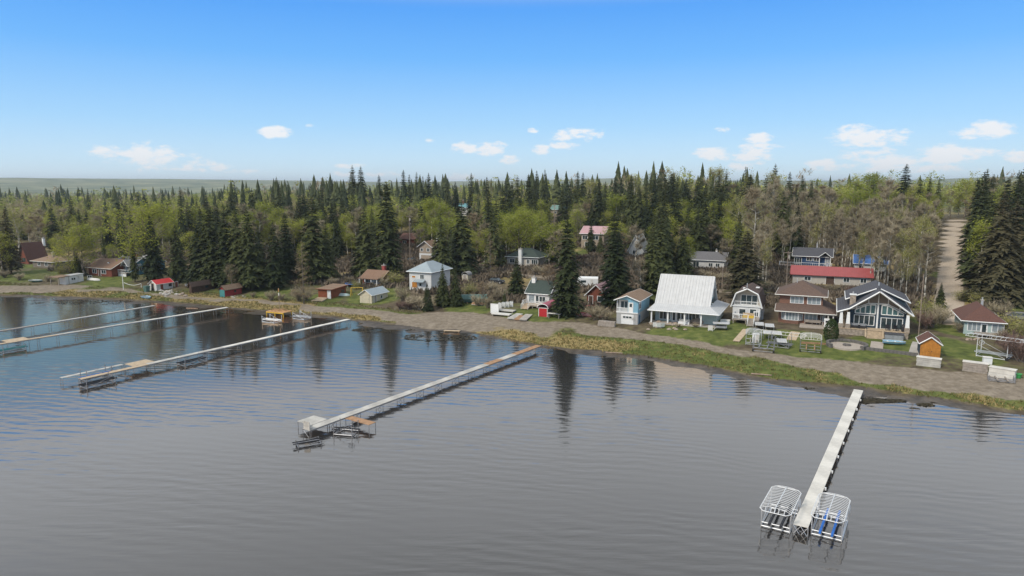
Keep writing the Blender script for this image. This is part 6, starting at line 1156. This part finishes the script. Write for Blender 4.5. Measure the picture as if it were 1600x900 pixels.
# ------------------------------------------------------------------ the wood behind
def kind_at(px, s, n, n2):
    """mix of kinds across the picture: yellow green and bare at left, spruce in the middle, bare aspens then bright leaf at right"""
    a = np.interp(px, [-100,150,300,450,800,1000,1150,1220,1330,1450,1520,1700], [.12,.12,.22,.3,.28,.46,.32,.12,.08,.1,.3,.34])      # spruce
    b = np.interp(px, [-100,150,300,450,800,1000,1150,1220,1330,1450,1520,1700], [.38,.36,.2,.28,.15,.1,.22,.5,.62,.5,.12,.15])    # bare
    d = np.interp(px, [-100,150,300,450,800,1000,1150,1220,1330,1450,1520,1700], [.22,.24,.16,.07,.18,.08,.08,.1,.1,.14,.1,.15])     # soft
    a = a+(n-.5)*.7
    u = random.random()
    e = max(.02, 1-a-b-d); k_ = (n2-.5)*2.4; b *= math.exp(-k_); d *= 1.; e *= math.exp(k_); t = max(.05, 1-a)/(b+d+e); b *= t; d *= t
    return 'spruce' if u < a else 'bare' if u < a+b else 'soft' if u < a+b+d else 'bright'
def forest():
    C = []
    for s0, s1, st in ((40, 66, 9.), (77, 170, 5.6), (170, 330, 6.6), (330, 620, 10.), (620, 1500, 17.)):
        k = 0
        xs = np.arange(-1400, 1400, st); ys = np.arange(60, 1900, st)
        gx, gy = np.meshgrid(xs, ys); gx = gx+rng.uniform(-.48, .48, gx.shape)*st; gy = gy+rng.uniform(-.48, .48, gy.shape)*st
        s = sdist(gx, gy); ok = (s > s0) & (s < s1) & (np.abs(gx) < gy*.8+14) & (seg_dist(gx, gy, ROAD) > 5.5) & (np.abs(s-71) > 4.5)
        for x, y in zip(gx[ok], gy[ok]): C.append((x, y))
    C = np.array(C); z = height(C[:, 0], C[:, 1]); s = sdist(C[:, 0], C[:, 1]); nz = fbm(C[:, 0]/45., C[:, 1]/45., 77)/.875
    foot = np.array(FOOT); res = []
    nz2 = fbm(C[:, 0]/30., C[:, 1]/30., 91)/.875
    for (x, y), zz, ss, nn, n2_ in zip(C, z, s, nz, nz2):
        if np.any(np.hypot(foot[:, 0]-x, foot[:, 1]-y) < foot[:, 2]+1.2) or any(abs(q[0]-x) < 2.5 and abs(q[1]-y) < 2.5 for q in occupied): continue
        if any(((x-cx)/(rx+1))**2+((y-cy)/(ry+1))**2 < 1 for cx, cy, rx, ry in LAWN_W): continue
        px, py, dep = proj(x, y, zz)
        if px < -60 or px > 1660: continue
        if ss < 66 and (nn < .45 or random.random() < .45): continue
        kd = kind_at(px, ss, nn, n2_)
        aspen = 1150 < px < 1462 and ss < 210; h = {'spruce': random.gauss(17.5, 4.4)+(5 if nn > .62 and ss > 150 else 0), 'bare': random.gauss(13, 2.2), 'soft': random.gauss(13, 2.4), 'bright': random.gauss(13.5, 2.4)}[kd]; h = max(7, min(h, 27))
        if ss > 200: h = h*random.uniform(.72, 1.12)
        if aspen and kd in ('bare', 'soft'): h *= 1.18
        if px < 330: h *= .9
        if ss < 66: h *= .72
        aspen = 1150 < px < 1462 and ss < 210
        if aspen and (kd == 'bright' or kd == 'spruce' and random.random() < .7): kd = random.choice(('bare', 'soft'))
        if ss > 230 and kd == 'spruce' and random.random() < .3: kd = random.choice(('bare', 'soft', 'bright'))
        if ss > 230 and random.random() < .12: continue
        if 1290 < px < 1540 and ss > 195: kd = 'bright' if random.random() < .6 else kd
        wd = {'spruce': .11, 'bare': .17, 'soft': .17, 'bright': .17}[kd]*h*F_PX/dep; ty = proj(x, y, zz+h)[1]; D = math.hypot(x, y)
        if any(D < K[4] and px+wd > K[0] and px-wd < K[2] and ty < K[3] and py > K[1] for K in KEEP): continue
        if 1468 < px < 1506 and ty < 470 and py > 352: continue
        res.append((kd, x, y, zz, h, px, py, dep, ss))
    by = {}
    for r_ in res: by.setdefault(r_[0], []).append(r_)
    adj = {'spruce': 'dark spruce', 'bare': 'bare grey aspen', 'soft': 'pale budding aspen', 'bright': 'bright green aspen'}; named = {}; ORD = ['leftmost', 'second from left', 'third from left', 'fourth from left', 'fifth from left', 'sixth from left', 'seventh from left', 'eighth from left', 'ninth from left', 'tenth from left']
    mid = {'spruce': (14.5, 20), 'bare': (11.8, 14.2), 'soft': (11.8, 14.2), 'bright': (12.3, 14.7)}
    rest = []
    for kd, L in by.items():
        L.sort(key=lambda r_: r_[7]); near, far = L[:290], L[290:]; rest += far
        for kd, x, y, zz, h, px, py, dep, ss in near:
            row = 'at wood edge' if ss < 100 else 'in mid wood' if ss < 160 else 'deep in wood'; sz = 'short' if h < mid[kd][0] else 'tall' if h > mid[kd][1] else 'middling'
            asp = 1150 < px < 1462 and ss < 210 and kd in ('bare', 'soft'); o = plant(kd, x, y, h, '', None, random.choice((1, 2, 4)) if asp else None, random.uniform(.75, 1.) if asp else random.uniform(.85, 1.25) if kd == 'spruce' else random.uniform(1., 1.5), zz-.1); named.setdefault((sz, kd, row, near_land(px)[1]), []).append((px, o))
    for (sz, kd, row, lm), L in named.items():
        L.sort(key=lambda q: q[0])
        for i, (px, o) in enumerate(L): o['label'] = f'{sz} {adj[kd]} {row} behind {lm}'+('' if len(L) == 1 or i >= 10 else f', {ORD[i]}'); o['group'] = f'{adj[kd]}s {row} behind {lm}'
    # everything farther away: one mass of each kind
    lows = {'spruce': [cone_tris(200+i, 9, 13, .15+.01*i) for i in range(6)], 'bare': [], 'soft': [], 'bright': []}
    vlow = {'spruce': [cone_tris(300+i) for i in range(6)], 'bare': [], 'soft': [], 'bright': []}
    for i in range(5):
        tp, sg, an = limbs(400+i, .2, .3, 14); lows['bare'].append(twig_tris(an, i, 260, .1, .006)); lows['soft'].append(np.concatenate([leaf_tris(an, i, 190, .05, .022), twig_tris(an, i, 90, .09, .006)])); lows['bright'].append(leaf_tris(an, i, 320, .05, .024))
        vlow['bare'].append(twig_tris(an, i, 60, .12, .016)); vlow['soft'].append(leaf_tris(an, i, 60, .06, .045)); vlow['bright'].append(leaf_tris(an, i, 70, .06, .05))
    acc = {'spruce': [], 'bare': [], 'soft': [], 'bright': []}; rn = {k: [] for k in acc}
    for kd, x, y, zz, h, px, py, dep, ss in rest:
        T = random.choice((lows if dep < 520 else vlow)[kd]); a = random.random()*6.28; c_, s_ = math.cos(a), math.sin(a); w = h*random.uniform(.9, 1.3)
        V = np.stack([(T[:, 0]*c_-T[:, 1]*s_)*w+x, (T[:, 0]*s_+T[:, 1]*c_)*w+y, T[:, 2]*h+zz], 1); acc[kd].append(V); rn[kd].append(np.full(len(V), random.random()))
    for kd, m, nm, lab in (('spruce', 'far_spruce', 'far_spruce_forest', 'distant dark spruce forest reaching to the skyline'), ('bare', 'far_twig', 'far_bare_wood', 'distant leafless grey brown aspen wood'), ('soft', 'far_leaf', 'far_budding_wood', 'distant pale budding aspen wood'), ('bright', 'far_leaf', 'far_leafing_wood', 'distant bright green leafing wood')):
        if not acc[kd]: continue
        me = tri_mesh(nm, np.concatenate(acc[kd]), m); at_ = me.attributes.new('rnd', 'FLOAT', 'POINT'); at_.data.foreach_set('value', np.concatenate(rn[kd]).astype(np.float32)); tag(link(nm, me), lab, 'forest', kind='stuff')
    print('FOREST', {k: len(v) for k, v in by.items()}, sum(len(np.concatenate(v))//3 for v in acc.values() if v))
forest()
# undergrowth, shore grass: uncountable cover
def cover():
    def tufts(name, n, cond, size, m, lab, cat, blades=4, up=1.):
        x = rng.uniform(-165, 110, n); y = rng.uniform(80, 330, n); s = sdist(x, y); k = cond(x, y, s); x, y = x[k], y[k]; z = height(x, y); N_ = len(x); V = []
        for b in range(blades):
            a = rng.uniform(0, 6.28, N_); l = size*rng.uniform(.5, 1.3, N_); w = l*.3; ox = x+rng.normal(0, size*.5, N_); oy = y+rng.normal(0, size*.5, N_)
            V.append(np.stack([np.stack([ox+np.cos(a)*w, oy+np.sin(a)*w, z-.03], 1), np.stack([ox-np.cos(a)*w, oy-np.sin(a)*w, z-.03], 1), np.stack([ox+rng.normal(0, .4, N_)*l, oy+rng.normal(0, .4, N_)*l, z+l*up], 1)], 1))
        V = np.concatenate(V).reshape(-1, 3)
        me = tri_mesh(name, V, m); at_ = me.attributes.new('rnd', 'FLOAT', 'POINT'); at_.data.foreach_set('value', np.repeat(rng.random(len(V)//3), 3).astype(np.float32)); tag(link(name, me), lab, cat, kind='stuff')
    foliage('grass_blade', (.085,.095,.028), (.22,.185,.075), False); foliage('dry_blade', (.2,.15,.06), (.4,.31,.14), False); foliage('brush_twig', (.09,.07,.05), (.2,.16,.115), False)
    def shore(x, y, s): g_, gr, dr, mu, fa, ro, ss = zones(x, y); return (s > .8) & (s < 13) & (g_ < .35) & (gr > .25) & (rng.random(len(x)) < .9)
    tufts('shore_grass', 150000, shore, .3, 'grass_blade', 'rough green grass along the shore', 'grass')
    def dryc(x, y, s): g_, gr, dr, mu, fa, ro, ss = zones(x, y); return (s > .5) & (s < 12) & (g_ < .35) & (dr > .35)
    tufts('dry_shore_grass', 120000, dryc, .35, 'dry_blade', 'dry straw coloured grass along the shore', 'grass')
    foot = np.array(FOOT)
    def brush(x, y, s):
        g_, gr, dr, mu, fa, ro, ss = zones(x, y); ok = (s > np.where(x > 25, 54, 30)) & (s < 260) & (g_ < .3) & (np.abs(x) < y*.8) & (fbm(x/14., y/14., 5)/.875 > np.where(s < 66, .47, .36)) & (seg_dist(x, y, ROAD) > 4.5)
        for cx, cy, rr in foot: ok &= np.hypot(x-cx, y-cy) > rr+.5
        for cx, cy, rx, ry in LAWN_W: ok &= ((x-cx)/rx)**2+((y-cy)/ry)**2 > 1
        return ok
    tufts('undergrowth', 85000, brush, 1.3, 'brush_twig', 'brown leafless undergrowth on the forest floor', 'undergrowth', 5)
cover()
def weeds():
    T = []; r = random.Random(3)
    for px, py, rx, ry, n in ((1405, 624, 70, 11, 5200), (1460, 634, 50, 6, 1800), (690, 527, 70, 6, 1300), (600, 516, 50, 4, 900), (130, 472, 110, 4, 1500), (330, 487, 60, 4, 1100), (1230, 606, 60, 3, 500)):
        for k in range(n):
            a = r.random()*6.28; q = math.sqrt(r.random()); c = P(px+rx*q*math.cos(a), py+ry*q*math.sin(a), 0)
            if vnoise(c[0]*.35, c[1]*.5, 8) < .46 or sdist(c[0], c[1]) > .5: continue
            s_ = r.uniform(.1, .4); b = r.random()*6.28; T += [(c[0]+s_*math.cos(b), c[1]+s_*math.sin(b)*.6, .012), (c[0]+s_*math.cos(b+2), c[1]+s_*math.sin(b+2)*.6, .012), (c[0]+s_*math.cos(b+4.1), c[1]+s_*math.sin(b+4.1)*.6, .02+r.random()*.1)]
    foliage('weed', (.03,.026,.018), (.09,.075,.045)); tag(link('water_weed', tri_mesh('water_weed', T, 'weed')), 'dark weed and silt breaking the shallows along the shore', 'water weed', kind='stuff')
weeds()
# ------------------------------------------------------------------ air
def haze():
    mt = bpy.data.materials.new('haze'); mt.use_nodes = True; N = mt.node_tree.nodes; L = mt.node_tree.links; N.clear(); v = N.new('ShaderNodeVolumePrincipled'); v.inputs['Color'].default_value = (.8,.88,.95,1); v.inputs['Density'].default_value = .00011; v.inputs['Anisotropy'].default_value = .2
    o = N.new('ShaderNodeOutputMaterial'); L.new(v.outputs[0], o.inputs['Volume']); tag(MB().box(-11800,-3600,-16,11800,13700,140).build('haze', mt), 'thin pale haze over the lake and wood', 'haze', kind='stuff')
if USE_HAZE: haze()
